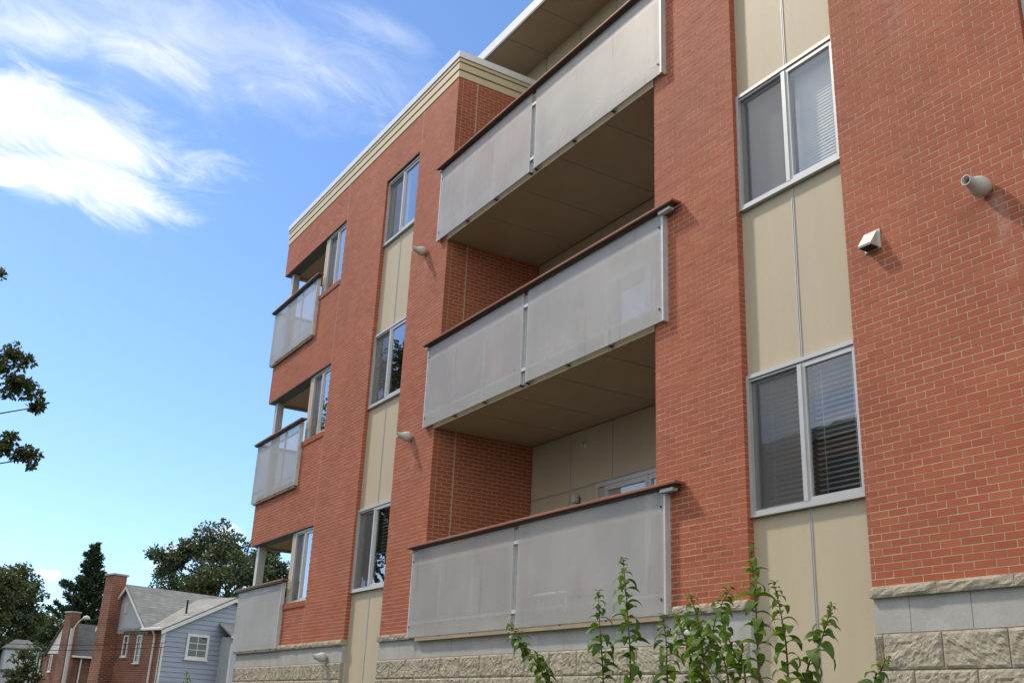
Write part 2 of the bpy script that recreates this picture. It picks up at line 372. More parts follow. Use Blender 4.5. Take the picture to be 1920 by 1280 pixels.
def prism(name, poly, axis, a, b, mat, parent=None):
    """extrude a polygon given in the two other axes (order x,y,z without axis) from a to b along axis"""
    n = len(poly); V = []
    for t in (a, b):
        for p in poly:
            q = list(p); q.insert(axis, t); V.append(q)
    F = [list(range(n))[::-1], list(range(n, 2*n))]+[[i, (i+1) % n, n+(i+1) % n, n+i] for i in range(n)]
    return add(name, V, F, mat, parent)
def tube(pts, rad, seg=8, cap=True):
    pts = [Vector(p) for p in pts]; rad = rad if hasattr(rad, '__len__') else [rad]*len(pts); V = []; F = []
    for i, p in enumerate(pts):
        d = (pts[min(i+1, len(pts)-1)]-pts[max(i-1, 0)]).normalized()
        a = d.cross(Vector((0.31, 0.17, 0.93)) if abs(d.z) < 0.9 else Vector((1, 0.1, 0))).normalized(); b = d.cross(a)
        for k in range(seg):
            t = 2*math.pi*k/seg; V.append(tuple(p+rad[i]*(math.cos(t)*a+math.sin(t)*b)))
    for i in range(len(pts)-1):
        for k in range(seg):
            k2 = (k+1) % seg; F.append([i*seg+k, i*seg+k2, (i+1)*seg+k2, (i+1)*seg+k])
    if cap: F += [list(range(seg))[::-1], list(range((len(pts)-1)*seg, len(pts)*seg))]
    return V, F
def lathe_y(name, c, prof, mat, parent, seg=20):
    """turned about the -y axis through c; prof = [(distance from wall, radius)]"""
    V = []; F = []
    for d, r in prof:
        for k in range(seg):
            t = 2*math.pi*k/seg; V.append((c[0]+r*math.cos(t), c[1]-d, c[2]+r*math.sin(t)))
    for i in range(len(prof)-1):
        for k in range(seg):
            k2 = (k+1) % seg; F.append([i*seg+k, i*seg+k2, (i+1)*seg+k2, (i+1)*seg+k])
    return add(name, V, F, mat, parent, smooth=True)

# ------------------------------------------------------------------ ground
g = add('ground', [(-1500, -1500, 0), (1500, -1500, 0), (1500, 1500, 0), (-1500, 1500, 0)], [[0, 1, 2, 3]], 'ground'); g['kind'] = 'structure'
g = add('car_park', [(-70, -24, .004), (20, -24, .004), (20, -5.2, .004), (-70, -5.2, .004)], [[0, 1, 2, 3]], 'asphalt'); g['kind'] = 'structure'

# ================================================================== the apartment building
V0, VA, VB, V1, V2, V3, V4, V5, V6, V7 = -25.194, -18.726, -17.120, -15.560, -9.524, -8.013, -6.450, -4.320, -2.750, 1.5
ZB, CH, BL = 2.862, 0.0677, 0.2032                       # top of the stone base, brick course, brick length
ZT = ZB+157*CH                                           # top of the brickwork (13.49)
LV = [dict(lint=ZB+36*CH, sill=3.735, wt=5.295, scr0=2.775, scr1=4.155, flo=2.95, sof=None),
      dict(lint=ZB+90*CH, sill=7.365, wt=8.925, scr0=6.325, scr1=7.785, flo=6.55, sof=6.285),
      dict(lint=ZB+143*CH, sill=10.99, wt=12.51, scr0=9.955, scr1=11.415, flo=10.18, sof=9.910)]
BLD = empty('apartment_building', None, (-12, 0, 0))
tag(BLD, 'four storey red brick and cream panel apartment building with metal screened balconies', 'building')
XJ, XO = -22.27, -20.95                                  # jamb and right end of the corner openings
LT4 = LV[2]['lint']
rects = []
for a, b in ((ZB, 2.95), (LV[0]['lint'], 6.53), (LV[1]['lint'], 10.16), (LV[2]['lint'], ZT)): rects.append((V0, XJ, a, b))
for a, b in ((ZB, 3.62), (LV[0]['lint'], 7.25), (LV[1]['lint'], 10.88), (LV[2]['lint'], ZT)): rects.append((XJ, XO, a, b))
rects += [(XO, VA, ZB, ZT), (VA, VB, LT4, ZT), (VB, V1, ZB, ZT), (V2, V3, ZB, ZT), (V3, V4, LT4, ZT), (V4, V5, ZB, ZT), (V5, V6, LT4, ZT), (V6, V7, ZB, ZT)]
def runs_at(z):
    iv = sorted((a, b) for a, b, c, d in rects if c-1e-6 <= z <= d+1e-6); out = []
    for a, b in iv:
        if out and abs(out[-1][1]-a) < 1e-4: out[-1][1] = b
        else: out.append([a, b])
    return [tuple(r) for r in out]
JW = 0.0092
bricks = []; cores = []; prev = None
for k in range(157):
    z0 = ZB+k*CH; rr = runs_at(z0+CH/2)
    if rr != prev:
        for r_ in rr: cores.append([r_[0]+.0035, r_[1]-.0035, .0022, .1, z0, z0+CH])
        prev = rr; live = cores[-len(rr):]
    else:
        for c_ in live: c_[5] = z0+CH
    off = (k % 2)*BL/2
    for a, b in rr:
        i0 = math.floor((a-off)/BL)
        x = i0*BL+off
        while x < b:
            xa, xb = max(x, a), min(x+BL-JW, b)
            if b-xb < 0.028 and xb < b: xb = b
            if xb-xa > 0.028: bricks.append((xa, xb, 0.0, .0995, z0+JW/2, z0+CH-JW/2))
            x += BL
bricks = np.array(bricks)
def jitter(bs, ax):
    n = len(bs); bs = bs.copy()
    bs[:, ax] += RNG.normal(0, 0.0005, n); bs[:, 4] += RNG.normal(0, .0006, n); bs[:, 5] += RNG.normal(0, .0006, n)
    return bs
bricks = jitter(bricks, 2)
wall = empty('brick_wall', BLD, (-12, .05, ZB))
for c_ in cores: box('mortar_bed', c_, 'mortar', wall)
# the 300 bricks that show largest: the lower courses beside the car park end
score = np.where((bricks[:, 0] > V4-.01) & (bricks[:, 1] < V5+.2), bricks[:, 4], 99)
idx = np.argsort(score, kind='stable')[:300]; sel = np.zeros(len(bricks), bool); sel[idx] = True
shared = []
for j in range(14):
    V, F = boxes([(-(BL-JW)/2, (BL-JW)/2, -.04975, .04975, -(CH-JW)/2, (CH-JW)/2)]); V = V+RNG.normal(0, .0004, V.shape)
    shared.append(raw('brick', V, F, 'brick', np.full(8, RNG.random())))
for b in bricks[sel]:
    c = ((b[0]+b[1])/2, (b[2]+b[3])/2, (b[4]+b[5])/2)
    if abs(b[1]-b[0]-(BL-JW)) < .002: link('brick', random.choice(shared), wall, c)
    else:
        V, F = boxes([b]); link('brick', raw('brick', V-np.array(c), F, 'brick', np.full(8, RNG.random())), wall, c)
rest = bricks[~sel]
V, F = boxes(rest); o = add('brickwork', V, F, 'brick', wall, bv=np.repeat(RNG.random(len(rest)), 8)); o['kind'] = 'stuff'
# side walls of the balcony recess
YB = 2.03
def side_wall(x, sgn):
    bs = []
    xo, xi = (x, x-.0995) if sgn > 0 else (x, x+.0995)
    for k in range(157):
        z0 = ZB+k*CH; y = 0.1016+JW if k % 2 else 0.1016+JW-BL/2
        while y < YB:
            ya, yb = max(y, 0.1016+JW*.5), min(y+BL-JW, YB)
            if yb-ya > .02: bs.append((min(xo, xi), max(xo, xi), ya, yb, z0+JW/2, z0+CH-JW/2))
            y += BL
    bs = jitter(np.array(bs), 1 if sgn > 0 else 0)
    w = box('recess_wall', (x-.0995+.002, x-.0025, .1, YB, ZB, ZT) if sgn > 0 else (x+.0025, x+.0975, .1, YB, ZB, ZT), 'mortar', BLD)
    V, F = boxes(bs); o = add('brickwork', V, F, 'brick', w, bv=np.repeat(RNG.random(len(bs)), 8)); o['kind'] = 'stuff'
    box('control_joint', (x-.004, x+.0025, .425, .443, ZB, ZT) if sgn > 0 else (x-.0025, x+.004, .425, .443, ZB, ZT), 'sealant', w)
side_wall(V1, 1); side_wall(V2, -1)
for x, z0, z1 in ((XO+.015, ZB, 3.6), (XO+.015, LV[0]['lint']+.01, 7.24), (XO+.015, LV[1]['lint']+.01, 10.86), (XO+.015, LT4+.01, ZT), (VB+.06, LT4+.01, ZT)):
    box('control_joint', (x-.006, x+.006, -.0026, .02, z0, z1), 'sealant', BLD)

# steel lintels over the openings
for L in LV: box('lintel', (V0+.01, XO, .004, .30, L['lint']-.012, L['lint']+.001), 'lintel', BLD)
for a, b in ((VA, VB), (V3, V4), (V5, V6)): box('lintel', (a, b, .004, .12, LT4-.012, LT4+.001), 'lintel', BLD)

# ---- stone base: ledge, smooth block, split-face block, one piece at a time
def rough_block(L, H, depth, amp, seed, nx=12, nz=7, edge=.018):
    """front face broken like split stone; origin in the middle of the back face, front towards -y"""
    xs = np.linspace(-L/2, L/2, nx); zs = np.linspace(-H/2, H/2, nz); V = []; F = []
    for z in zs:
        for x in xs:
            e = min(L/2-abs(x), H/2-abs(z))
            f = min(1.0, e/edge) if edge else 1.0
            h = 0.55+0.6*mnoise.fractal(Vector((x*5+seed*7.3, z*7+seed*3.1, seed)), 0.7, 2.1, 4)+.45*mnoise.noise(Vector((x*24+seed, z*30, seed*1.7)))+.3*mnoise.noise(Vector((x*55+seed, z*60, seed*2.7)))
            V.append((x, -depth-(.10+.9*f)*amp*max(0.0, h), z))
    n = nx*nz
    for j in range(nz-1):
        for i in range(nx-1): a = j*nx+i; F.append([a, a+1, a+nx+1, a+nx])
    ring = [i for i in range(nx)]+[j*nx+nx-1 for j in range(1, nz)]+[(nz-1)*nx+i for i in range(nx-2, -1, -1)]+[j*nx for j in range(nz-2, 0, -1)]
    for r_ in ring: V.append((V[r_][0], 0.0, V[r_][2]))
    for i in range(len(ring)):
        k = (i+1) % len(ring); F.append([ring[k], ring[i], n+i, n+k])
    return raw('block', V, F, 'split')
LB, HB = 0.6096, 0.309
split_meshes = [rough_block(LB-.010, HB-.010, .068, .021, s, 26, 14, .012) for s in range(9)]
ledge_meshes = [rough_block(LB-.004, .1, .12, .022, 20+s, 14, 5, .03) for s in range(6)]
def base_run(xa, xb, phase):
    """block courses from the ledge down to the soil"""
    bb = empty('stone_base', BLD, ((xa+xb)/2, 0, 0))
    box('block_core', (xa+.008, xb-.008, .012, .2, 0, 2.762), 'blkmortar', bb)
    # ledge
    n = max(1, round((xb-xa)/LB)); w = (xb-xa+.03)/n
    for i in range(n):
        x = xa-.015+(i+.5)*w; o = link('ledge_stone', random.choice(ledge_meshes), bb, (x, .08, 2.811)); o.scale = (w/LB, 1, 1)
    # courses
    z = 2.762; row = 0
    while z > 1.75:
        off = phase+(LB/2 if row % 2 else 0)
        x = math.floor((xa-off)/LB)*LB+off
        while x < xb:
            a, b = max(x, xa), min(x+LB, xb)
            if b-a > .04:
                if row == 0: box('smooth_block', (a+.003, b-.003, .001+random.uniform(-.001, .001), .1, z-HB+.004, z-.001), 'smooth', bb)
                else:
                    o = link('split_block', random.choice(split_meshes), bb, ((a+b)/2, .06, z-HB/2))
                    o.scale = ((b-a)/LB*random.choice((1, -1)), 1, 1)
            x += LB
        z -= HB; row += 1
    box('foundation', (xa+.004, xb-.004, -.01, .1, 0, z-.004), 'split', bb)
base_run(V0, VA, -25.35); base_run(VB, V3, .18); base_run(V4, V5, -6.065); base_run(V6, V7, -2.5)

# ---- windows
def window(x0, x1, z0, z1, y=.1, blind=None, screen=True, slats=False, tilt=20, gap=.05):
    w = empty('window', BLD, ((x0+x1)/2, y, z0)); xm = (x0+x1)/2+.01
    fw = .042
    fr = multi('frame', [(x0, x0+fw, y-.05, y+.05, z0, z1), (x1-fw, x1, y-.05, y+.05, z0, z1), (x0+fw, x1-fw, y-.052, y+.05, z0, z0+fw), (x0+fw, x1-fw, y-.052, y+.05, z1-fw, z1),
                         (x0+fw, x1-fw, y-.030, y+.03, z1-fw-.028, z1-fw-.004)], 'alu', w)
    box('sill_flashing', (x0-.005, x1+.005, y-.062, y+.02, z0-.022, z0-.003), 'alu', w)
    box('mullion', (xm-.028, xm+.028, y-.056, y+.05, z0+fw, z1-fw-.03), 'alu', w)
    # the right light sits in a sash of its own, a little in front
    sx0, sx1, sz0, sz1, sw = xm+.029, x1-fw, z0+fw, z1-fw-.03, .036
    multi('sash', [(sx0, sx0+sw, y-.040, y+.0, sz0, sz1), (sx1-sw, sx1, y-.040, y, sz0, sz1), (sx0+sw, sx1-sw, y-.042, y, sz0, sz0+sw), (sx0+sw, sx1-sw, y-.042, y, sz1-sw, sz1)], 'alu', w)
    lx0, lx1 = x0+fw, xm-.028
    multi('sash', [(lx0, lx0+.03, y+.012, y+.045, sz0, sz1), (lx1-.02, lx1, y+.012, y+.045, sz0, sz1), (lx0+.03, lx1-.02, y+.012, y+.044, sz0, sz0+.03), (lx0+.03, lx1-.02, y+.012, y+.044, sz1-.03, sz1)], 'alu', w)
    def sheet(nm, a, b, yy, mt, za=sz0+.02, zb=sz1-.02): add(nm, [(a, yy, za), (b, yy, za), (b, yy, zb), (a, yy, zb)], [[0, 1, 2, 3]], mt, w)
    sheet('pane', sx0+sw-.01, sx1-sw+.01, y-.018, 'glass'); sheet('pane', lx0+.02, lx1-.012, y+.028, 'glass')
    if screen: sheet('insect_screen', lx0, lx1, y-.006, 'insect', sz0, sz1)
    # the dark room behind
    d = 1.3; V = [(x0-.3, y+.05, z0-.3), (x1+.3, y+.05, z0-.3), (x1+.3, y+.05, z1+.2), (x0-.3, y+.05, z1+.2), (x0-.3, y+d, z0-.3), (x1+.3, y+d, z0-.3), (x1+.3, y+d, z1+.2), (x0-.3, y+d, z1+.2)]
    Vf = [(x0, y+.049, z0), (x1, y+.049, z0), (x1, y+.049, z1), (x0, y+.049, z1)]
    add('room', V+Vf, [[4, 5, 6, 7][::-1], [0, 1, 5, 4], [1, 2, 6, 5], [2, 3, 7, 6], [3, 0, 4, 7], [0, 8, 9, 1], [1, 9, 10, 2], [2, 10, 11, 3], [3, 11, 8, 0]], 'room', w)
    if blind:
        half = .026; t = R(tilt); cy = y+.115; n = int((z1-z0-.12)/gap); sl = []
        for (a, b) in blind:
            xa, xb = x0+.06+a*(x1-x0-.12), x0+.06+b*(x1-x0-.12)
            V1_, F1_ = [], []
            for s_, (dd, zz) in enumerate(((-1, 0), (0, .004), (1, 0))):
                yy = dd*half*math.cos(t); zq = dd*half*math.sin(t)+zz
                V1_ += [(-(xb-xa)/2, yy, zq), ((xb-xa)/2, yy, zq)]
            F1_ = [[0, 1, 3, 2], [2, 3, 5, 4]]
            if slats:
                me = raw('slat', V1_, F1_, 'blind')
                for i in range(n): 
                    o = link('slat', me, w, ((xa+xb)/2, cy, z1-.10-i*gap)); o.rotation_euler = (random.uniform(-.05, .05), random.uniform(-.002, .002), 0)
            else:
                V2_, F2_ = [], []
                for i in range(n):
                    k = len(V2_); V2_ += [(p[0]+(xa+xb)/2, p[1]+cy, p[2]+z1-.10-i*gap) for p in V1_]; F2_ += [[q+k for q in f] for f in F1_]
                add('blind', V2_, F2_, 'blind', w)
            cords = [(xa+(xb-xa)*f-.0015, xa+(xb-xa)*f+.0015, cy-half-.006, cy-half-.003, z1-.10-n*gap, z1-.06) for f in (.2, .8)]
            multi('blind_cord', cords, 'blind', w)
            box('blind_head', (xa, xb, cy-.03, cy+.03, z1-.085, z1-.045), 'blind', w)
    return w
def bay(xa, xb, tops):
    """cream panel strip with windows in it"""
    xm = (xa+xb)/2+.01; z = 0.0
    for i, (s_, t_, kw) in enumerate(tops):
        zs = s_-.026
        bevbox('cladding_panel', (xa+.004, xm-.016, .1, .13, z, zs), 'cream', BLD, .003); bevbox('cladding_panel', (xm+.016, xb-.004, .1, .13, z, zs), 'cream', BLD, .003)
        j = multi('panel_joint', [(xm-.016, xm-.007, .091, .13, z, zs), (xm+.007, xm+.016, .091, .13, z, zs), (xm-.007, xm+.007, .104, .13, z, zs)], 'alu', BLD)
        window(xa+.003, xb-.003, s_, t_, .1, **kw); z = t_+.002
    for q_ in [(xa, xa+.012, .088, .11, 0, tops[0][0]-.026)]+[(xa, xa+.012, .088, .11, tops[i][1]+.004, tops[i+1][0]-.026) for i in range(len(tops)-1)]: box('edge_sealant', q_, 'sealant', BLD)
ws = [(L['sill'], L['wt']) for L in LV]
bay(VA, VB, [(*ws[0], dict(blind=[(0.53, 1)], tilt=-5, gap=.062)), (*ws[1], dict()), (*ws[2], dict(blind=[(.25, .5)], tilt=80, gap=.05))])
bay(V3, V4, [(*ws[0], dict(blind=[(.04, .49), (.53, 1)], slats=True, tilt=-6, gap=.054)), (*ws[1], dict(blind=[(.0, .48), (.52, 1)], tilt=78, gap=.041)), (*ws[2], dict(blind=[(.52, 1)], tilt=60, gap=.05))])
bay(V5, V6, [(*ws[0], dict(blind=[(.52, 1)], tilt=40, gap=.06)), (*ws[1], dict()), (*ws[2], dict())])
# corner windows with their cream jamb and brick sill
for L in LV:
    window(-22.10, XO-.003, L['sill'], L['lint']-.02, .1, blind=[(.55, 1)] if L is LV[0] else None, tilt=40, gap=.06)
    bevbox('jamb_panel', (XJ-.06, -22.103, .06, .20, L['sill']-.02 if L is LV[0] else L['sill']-.02, L['lint']-.013), 'cream', BLD, .004)
    sl = empty('sill', BLD, ((XJ+XO)/2, 0, L['sill']-.12)); n = 19; wv = (XO-XJ)/n
    bs = np.array([(XJ+i*wv+.004, XJ+(i+1)*wv-.004, -.022, .09, L['sill']-.118, L['sill']-.006) for i in range(n)])
    V, F = boxes(bs); add('sill_bricks', V, F, 'brick', sl, bv=np.repeat(RNG.random(n)*.5, 8)); box('sill_mortar', (XJ+.002, XO-.002, -.014, .09, L['sill']-.121, L['sill']-.012), 'mortar', sl)

# ---- building shell behind the brick skin
SH = empty('building_shell', BLD, (-12, 6, 0))
multi('inner_walls', [(V0+.12, V7-.02, YB+.06, 14, 0, 13.3), (V0+.1, XJ-.05, .2, 2.0, 0, 2.7), (V1-.6, V1-.11, .14, YB+.06, 0, 13.3), (V2+.11, V2+.4, .14, YB+.06, 0, 13.3)], 'room', SH)
for z0, z1 in ((ZB, 2.95), (LV[0]['lint'], 6.53), (LV[1]['lint'], 10.16), (LV[2]['lint'], ZT)): box('side_spandrel', (V0, V0+.1, .102, 2.2, z0, z1), 'hbrick', SH)
box('side_wall', (V0, V0+.11, 2.202, 14, 0, ZT), 'hbrick', SH); box('end_wall', (V7-.1, V7, .102, 14, 0, ZT), 'hbrick', SH)
box('side_base', (V0+.002, V0+.1, .21, 2.2, 0, ZB-.002), 'split', SH)
multi('roof', [(V0+.1, V1-.02, .1, 14, 13.40, 13.48), (V2+.02, V7-.1, .1, 14, 13.40, 13.48), (V1-.02, V2+.02, YB+.07, 14, 13.40, 13.48)], 'shingle2', SH)
# ---- corner balconies: floor, soffit, inner walls, post
for i, L in enumerate(LV):
    zc = L['lint']
    cb_ = empty('corner_balcony', BLD, (-23.8, 0, L['flo']))
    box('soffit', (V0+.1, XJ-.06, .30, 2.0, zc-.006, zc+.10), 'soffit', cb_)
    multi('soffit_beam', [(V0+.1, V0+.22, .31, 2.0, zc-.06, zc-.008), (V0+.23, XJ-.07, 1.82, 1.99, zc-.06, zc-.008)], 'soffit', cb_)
    box('floor_slab', (V0-.0, XJ-.065, .103, 2.0, L['flo']-.22, L['flo']), 'floor', cb_)
    box('back_wall', (V0+.12, XJ-.06, 2.0, 2.08, L['flo'], zc-.008), 'cream', cb_)
    box('inner_wall', (XJ-.055, XJ+.02, .202, 2.0, L['flo'], zc-.008), 'cream', cb_)
    bevbox('post', (V0+.20, V0+.38, .12, .30, L['flo'], zc-.013), 'alu', cb_, .008)
    # screens wrap the corner
    z0, z1 = L['scr0']+.03, L['scr1']+.05; xa, xb = V0-.13, -22.275
    s1 = box('screen_panel', (xa, xb, -.083, -.080, z0, z1), 'screen', cb_)
    box('screen_panel', (xa-.003, xa, -.080, 1.9, z0, z1), 'screen', cb_)
    bevbox('end_plate', (xb-.012, xb+.012, -.086, .0, z0, z1), 'galv', cb_, .002)
    rails = [(xa+.005, xb-.02, -.078, -.045, z, z+.035) for z in (z0+.22, z1-.22)]
    posts_ = [(x-.018, x+.018, -.077, -.042, z0+.02, z1-.02) for x in (xa+.05, xa+1.02, xa+2.05, xb-.06)]
    multi('screen_frame', rails+posts_, 'galv', cb_)
    box('handrail', (xa-.08, xb+.22, -.165, -.02, z1+.012, z1+.048), 'wood', cb_)
    box('handrail', (xa-.08, xa+.06, -.018, 1.9, z1+.012, z1+.048), 'wood', cb_)
    box('rail_angle', (xa-.05, xb+.18, -.145, -.05, z1-.016, z1+.010), 'steel', cb_)
    box('slab_edge', (xa+.08, xb-.05, -.06, -.004, z0-.045, z0-.002), 'nailer', cb_)
    multi('bracket', [(x-.02, x+.02, -.079, -.062, z0-.02, z0+.02) for x in (xa+.6, xa+1.7, xa+2.7)], 'steel', cb_)

# ---- the large balconies in the recess
PX = [-15.5, -14.31, -13.11, -11.895, -10.68]            # panel joints, 4 ft apart
def strips(xa, xb): 
    e = [xa]+[x for x in PX if xa+.15 < x < xb-.15]+[xb]; return list(zip(e[:-1], e[1:]))
for i, L in enumerate(LV):
    z0, z1 = L['scr0'], L['scr1']; xa, xb, g0, g1 = -15.83, -9.285, -12.615, -12.495
    bal = empty('balcony', BLD, (-12.5, 0, L['flo']))
    if L['sof']:
        box('soffit_trim', (V1+.004, V2-.004, .03, YB-.02, L['sof']+.008, L['sof']+.02), 'joint', bal)
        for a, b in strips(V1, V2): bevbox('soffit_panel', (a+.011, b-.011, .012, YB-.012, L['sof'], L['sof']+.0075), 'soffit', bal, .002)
        box('floor_slab', (V1+.003, V2-.003, .012, YB, L['sof']+.021, L['flo']), 'floor', bal)
        box('slab_edge', (V1+.003, V2-.003, -.012, .011, L['sof']-.012, L['flo']-.01), 'nailer', bal)
    else:
        box('floor_slab', (V1+.003, V2-.003, .012, YB, 2.70, L['flo']), 'floor', bal)
        box('slab_edge', (xa+.25, xb-.10, -.076, -.004, 2.715, 2.772), 'nailer', bal)
    for a, b in ((xa, g0), (g1, xb)):
        box('screen_panel', (a, b, -.083, -.080, z0, z1+.035), 'screen', bal)
        n = 3; xs = [a+.03]+[a+(b-a)*f for f in (.31, .63)]+[b-.03]
        multi('screen_frame', [(a+.002, b-.002, -.078, -.046, z, z+.036) for z in (z0+.205, z1-.22)]+[(x-.017, x+.017, -.077, -.044, z0+.01, z1-.01) for x in xs], 'galv', bal)
    multi('frame_post', [(g0-.03, g0+.035, -.04, .01, z0, z1), (g1-.035, g1+.03, -.04, .01, z0, z1)], 'galv', bal)
    multi('frame_tie', [(g0+.001, g1-.001, -.079, -.043, z, z+.05) for z in (z0+.20, z1-.22)], 'galv', bal)
    ep = bevbox('end_plate', (xb-.004, xb+.026, -.088, .0, z0, z1), 'galv', bal, .003)
    bevbox('end_plate', (xa-.026, xa+.004, -.088, .0, z0, z1), 'galv', bal, .003)
    multi('bolt', [(x-.010, x+.010, -.096, -.0835, z-.010, z+.010) for x in (xa+.03, xb-.05) for z in (z0+.17, z1-.15)], 'steel', bal)
    box('top_tube', (xb-.02, xb+.21, -.128, -.050, z1+.002, z1+.040), 'galv', bal); box('top_tube', (xa-.05, xa+.02, -.128, -.050, z1+.002, z1+.040), 'galv', bal)
    box('rail_angle', (xa-.06, xb+.27, -.135, -.045, z1+.044, z1+.062), 'steel', bal)
    bevbox('handrail', (xa-.09, xb+.31, -.175, -.012, z1+.063, z1+.100), 'wood', bal, .006)
    multi('bracket', [(x-.02, x+.02, -.079, -.014, z0-.018, z0-.004) for x in (-14.75, -13.75, -12.64, -12.47, -11.4, -10.4)], 'steel', bal)
    # back wall of cream panels, sliding door
    zt = (LV[i+1]['sof'] if i < 2 else 14.77)
    dz = L['flo']+2.33; dx0, dx1 = -13.53, -10.72
    bw = empty('back_wall', BLD, (-12.5, YB, L['flo']))
    box('joint_trim', (V1+.003, V2-.003, YB+.012, YB+.05, L['flo'], zt-.002), 'joint', bw)
    bevbox('door_header_trim', (V1+.004, V2-.004, YB+.006, YB+.0115, dz-.012, dz+.012), 'joint', bw, .001)
    for a, b in strips(V1, V2):
        zz = [dz+.014, zt] if i < 2 else [dz+.014, 13.2]
        bevbox('wall_panel', (a+.012, b-.012, YB, YB+.0115, zz[0], zz[1]-.004), 'cream', bw, .003)
        if i == 2:
            bevbox('wall_panel', (a+.012, b-.012, YB, YB+.0115, 13.21, 14.38), 'cream', bw, .003); bevbox('wall_panel', (a+.012, b-.012, YB, YB+.0115, 14.405, 14.765), 'cream', bw, .003)
        segs = [(a+.012, min(b-.012, dx0-.01))] if a < dx0 else []
        if b > dx1: segs.append((max(a+.012, dx1+.01), b-.012))
        for s0, s1 in segs:
            if s1-s0 > .03: bevbox('wall_panel', (s0, s1, YB, YB+.0115, L['flo'], dz-.014), 'cream', bw, .003)
    dr = empty('sliding_door', BLD, ((dx0+dx1)/2, YB, L['flo'])); y = YB
    multi('frame', [(dx0, dx0+.06, y-.03, y+.05, L['flo'], dz-.016), (dx1-.06, dx1, y-.03, y+.05, L['flo'], dz-.016), (dx0+.06, dx1-.06, y-.03, y+.05, dz-.076, dz-.016)], 'alu', dr)
    xs = [dx0+.25, (dx0+dx1)/2+.05]
    for a, b in ((dx0+.25, dx0+1.35), (dx0+1.36, dx1-.07)):
        multi('sash', [(a, a+.07, y-.024, y+.02, L['flo']+.01, dz-.08), (b-.07, b, y-.024, y+.02, L['flo']+.01, dz-.08), (a+.07, b-.07, y-.022, y+.02, dz-.16, dz-.08), (a+.07, b-.07, y-.022, y+.02, L['flo']+.01, L['flo']+.12)], 'alu', dr)
        add('pane', [(a+.05, y+.005, L['flo']+.1), (b-.05, y+.005, L['flo']+.1), (b-.05, y+.005, dz-.1), (a+.05, y+.005, dz-.1)], [[0, 1, 2, 3]], 'glass', dr)
        bevbox('handle', (a+.015, a+.055, y-.07, y-.026, L['flo']+.75, L['flo']+1.15), 'whitep', dr, .006)
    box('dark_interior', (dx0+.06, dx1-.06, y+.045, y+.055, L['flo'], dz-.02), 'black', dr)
    lt = empty('wall_light', BLD, (-14.03, YB, 4.95+3.63*i)); zc = L['flo']+2.06
    bevbox('backplate', (-14.10, -13.99, YB-.025, YB-.001, zc-.06, zc+.12), 'steel', lt, .006)
    bevbox('lamp_body', (-14.095, -13.995, YB-.12, YB-.027, zc+.02, zc+.16), 'vent', lt, .012)
# sprinkler head on the soffit
for i in (1, 2):
    s = lathe_y('sprinkler', (-13.9, YB-.001, LV[i]['sof']-.28), [(0, .055), (.02, .05), (.022, .015), (.07, .012), (.075, .03), (.085, .03), (.087, .002)], 'vent', BLD, 14)

# ---- cornice: stepped cream bands under a white coping, wrapping both corners
def band(name, zs, ze, d, mat):
    zz = (zs, ze); bs = [(V0-d, V1+d, -d, .1, *zz), (V1-.1, V1+d, .1005, 4.0, *zz), (V0-d, V0+.1, .1005, 14, *zz),
                         (V2-d, V7+d, -d, .1, *zz), (V2-d, V2+.1, .1005, 4.0, *zz), (V7-.1, V7+d, .1005, 14, *zz)]
    for b_ in bs: box(name, b_, mat, CO)
CO = empty('cornice', BLD, (-15, 0, ZT))
ZC = ZT-.022
band('band', ZC, ZC+.140, .012, 'trim'); band('shadow_gap', ZC+.140, ZC+.172, -.002, 'trimdark')
band('band', ZC+.172, ZC+.315, .024, 'trim'); band('shadow_gap', ZC+.315, ZC+.345, .008, 'trimdark')
band('band', ZC+.345, ZC+.415, .034, 'trim'); band('drip_edge', ZC+.415, ZC+.430, .040, 'trimdark')
band('coping', ZC+.430, ZC+.575, .052, 'coping')
# ---- upper roof with its overhang
UR = empty('upper_roof', BLD, (-9, 1.5, 14.77))
e = [-18.5, -16.72]+PX+[-9.46, -8.24, -7.02, -5.8, -4.6, -3.4, -2.2, -1.0, .2, 1.4]
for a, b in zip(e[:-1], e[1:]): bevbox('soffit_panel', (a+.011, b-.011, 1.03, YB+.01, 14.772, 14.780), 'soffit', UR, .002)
box('soffit_trim', (-18.5, 1.4, 1.03, YB+.05, 14.782, 14.80), 'joint', UR)
box('fascia', (-18.52, 1.42, .985, 1.03, 14.80, 15.02), 'coping', UR); box('fascia_drip', (-18.51, 1.41, .992, 1.029, 14.765, 14.798), 'trimdark', UR)
box('roof_deck', (-18.5, 1.4, 1.032, 13.5, 14.802, 15.0), 'coping', UR)
box('upper_wall', (-18.2, V1-.02, YB+.004, YB+.06, 13.49, 14.768), 'cream', UR); box('upper_wall', (V2+.02, 1.2, YB+.004, YB+.06, 13.49, 14.768), 'cream', UR)
box('upper_end_wall', (-18.2, -18.1, YB+.06, 13.4, 13.49, 14.768), 'cream', UR)

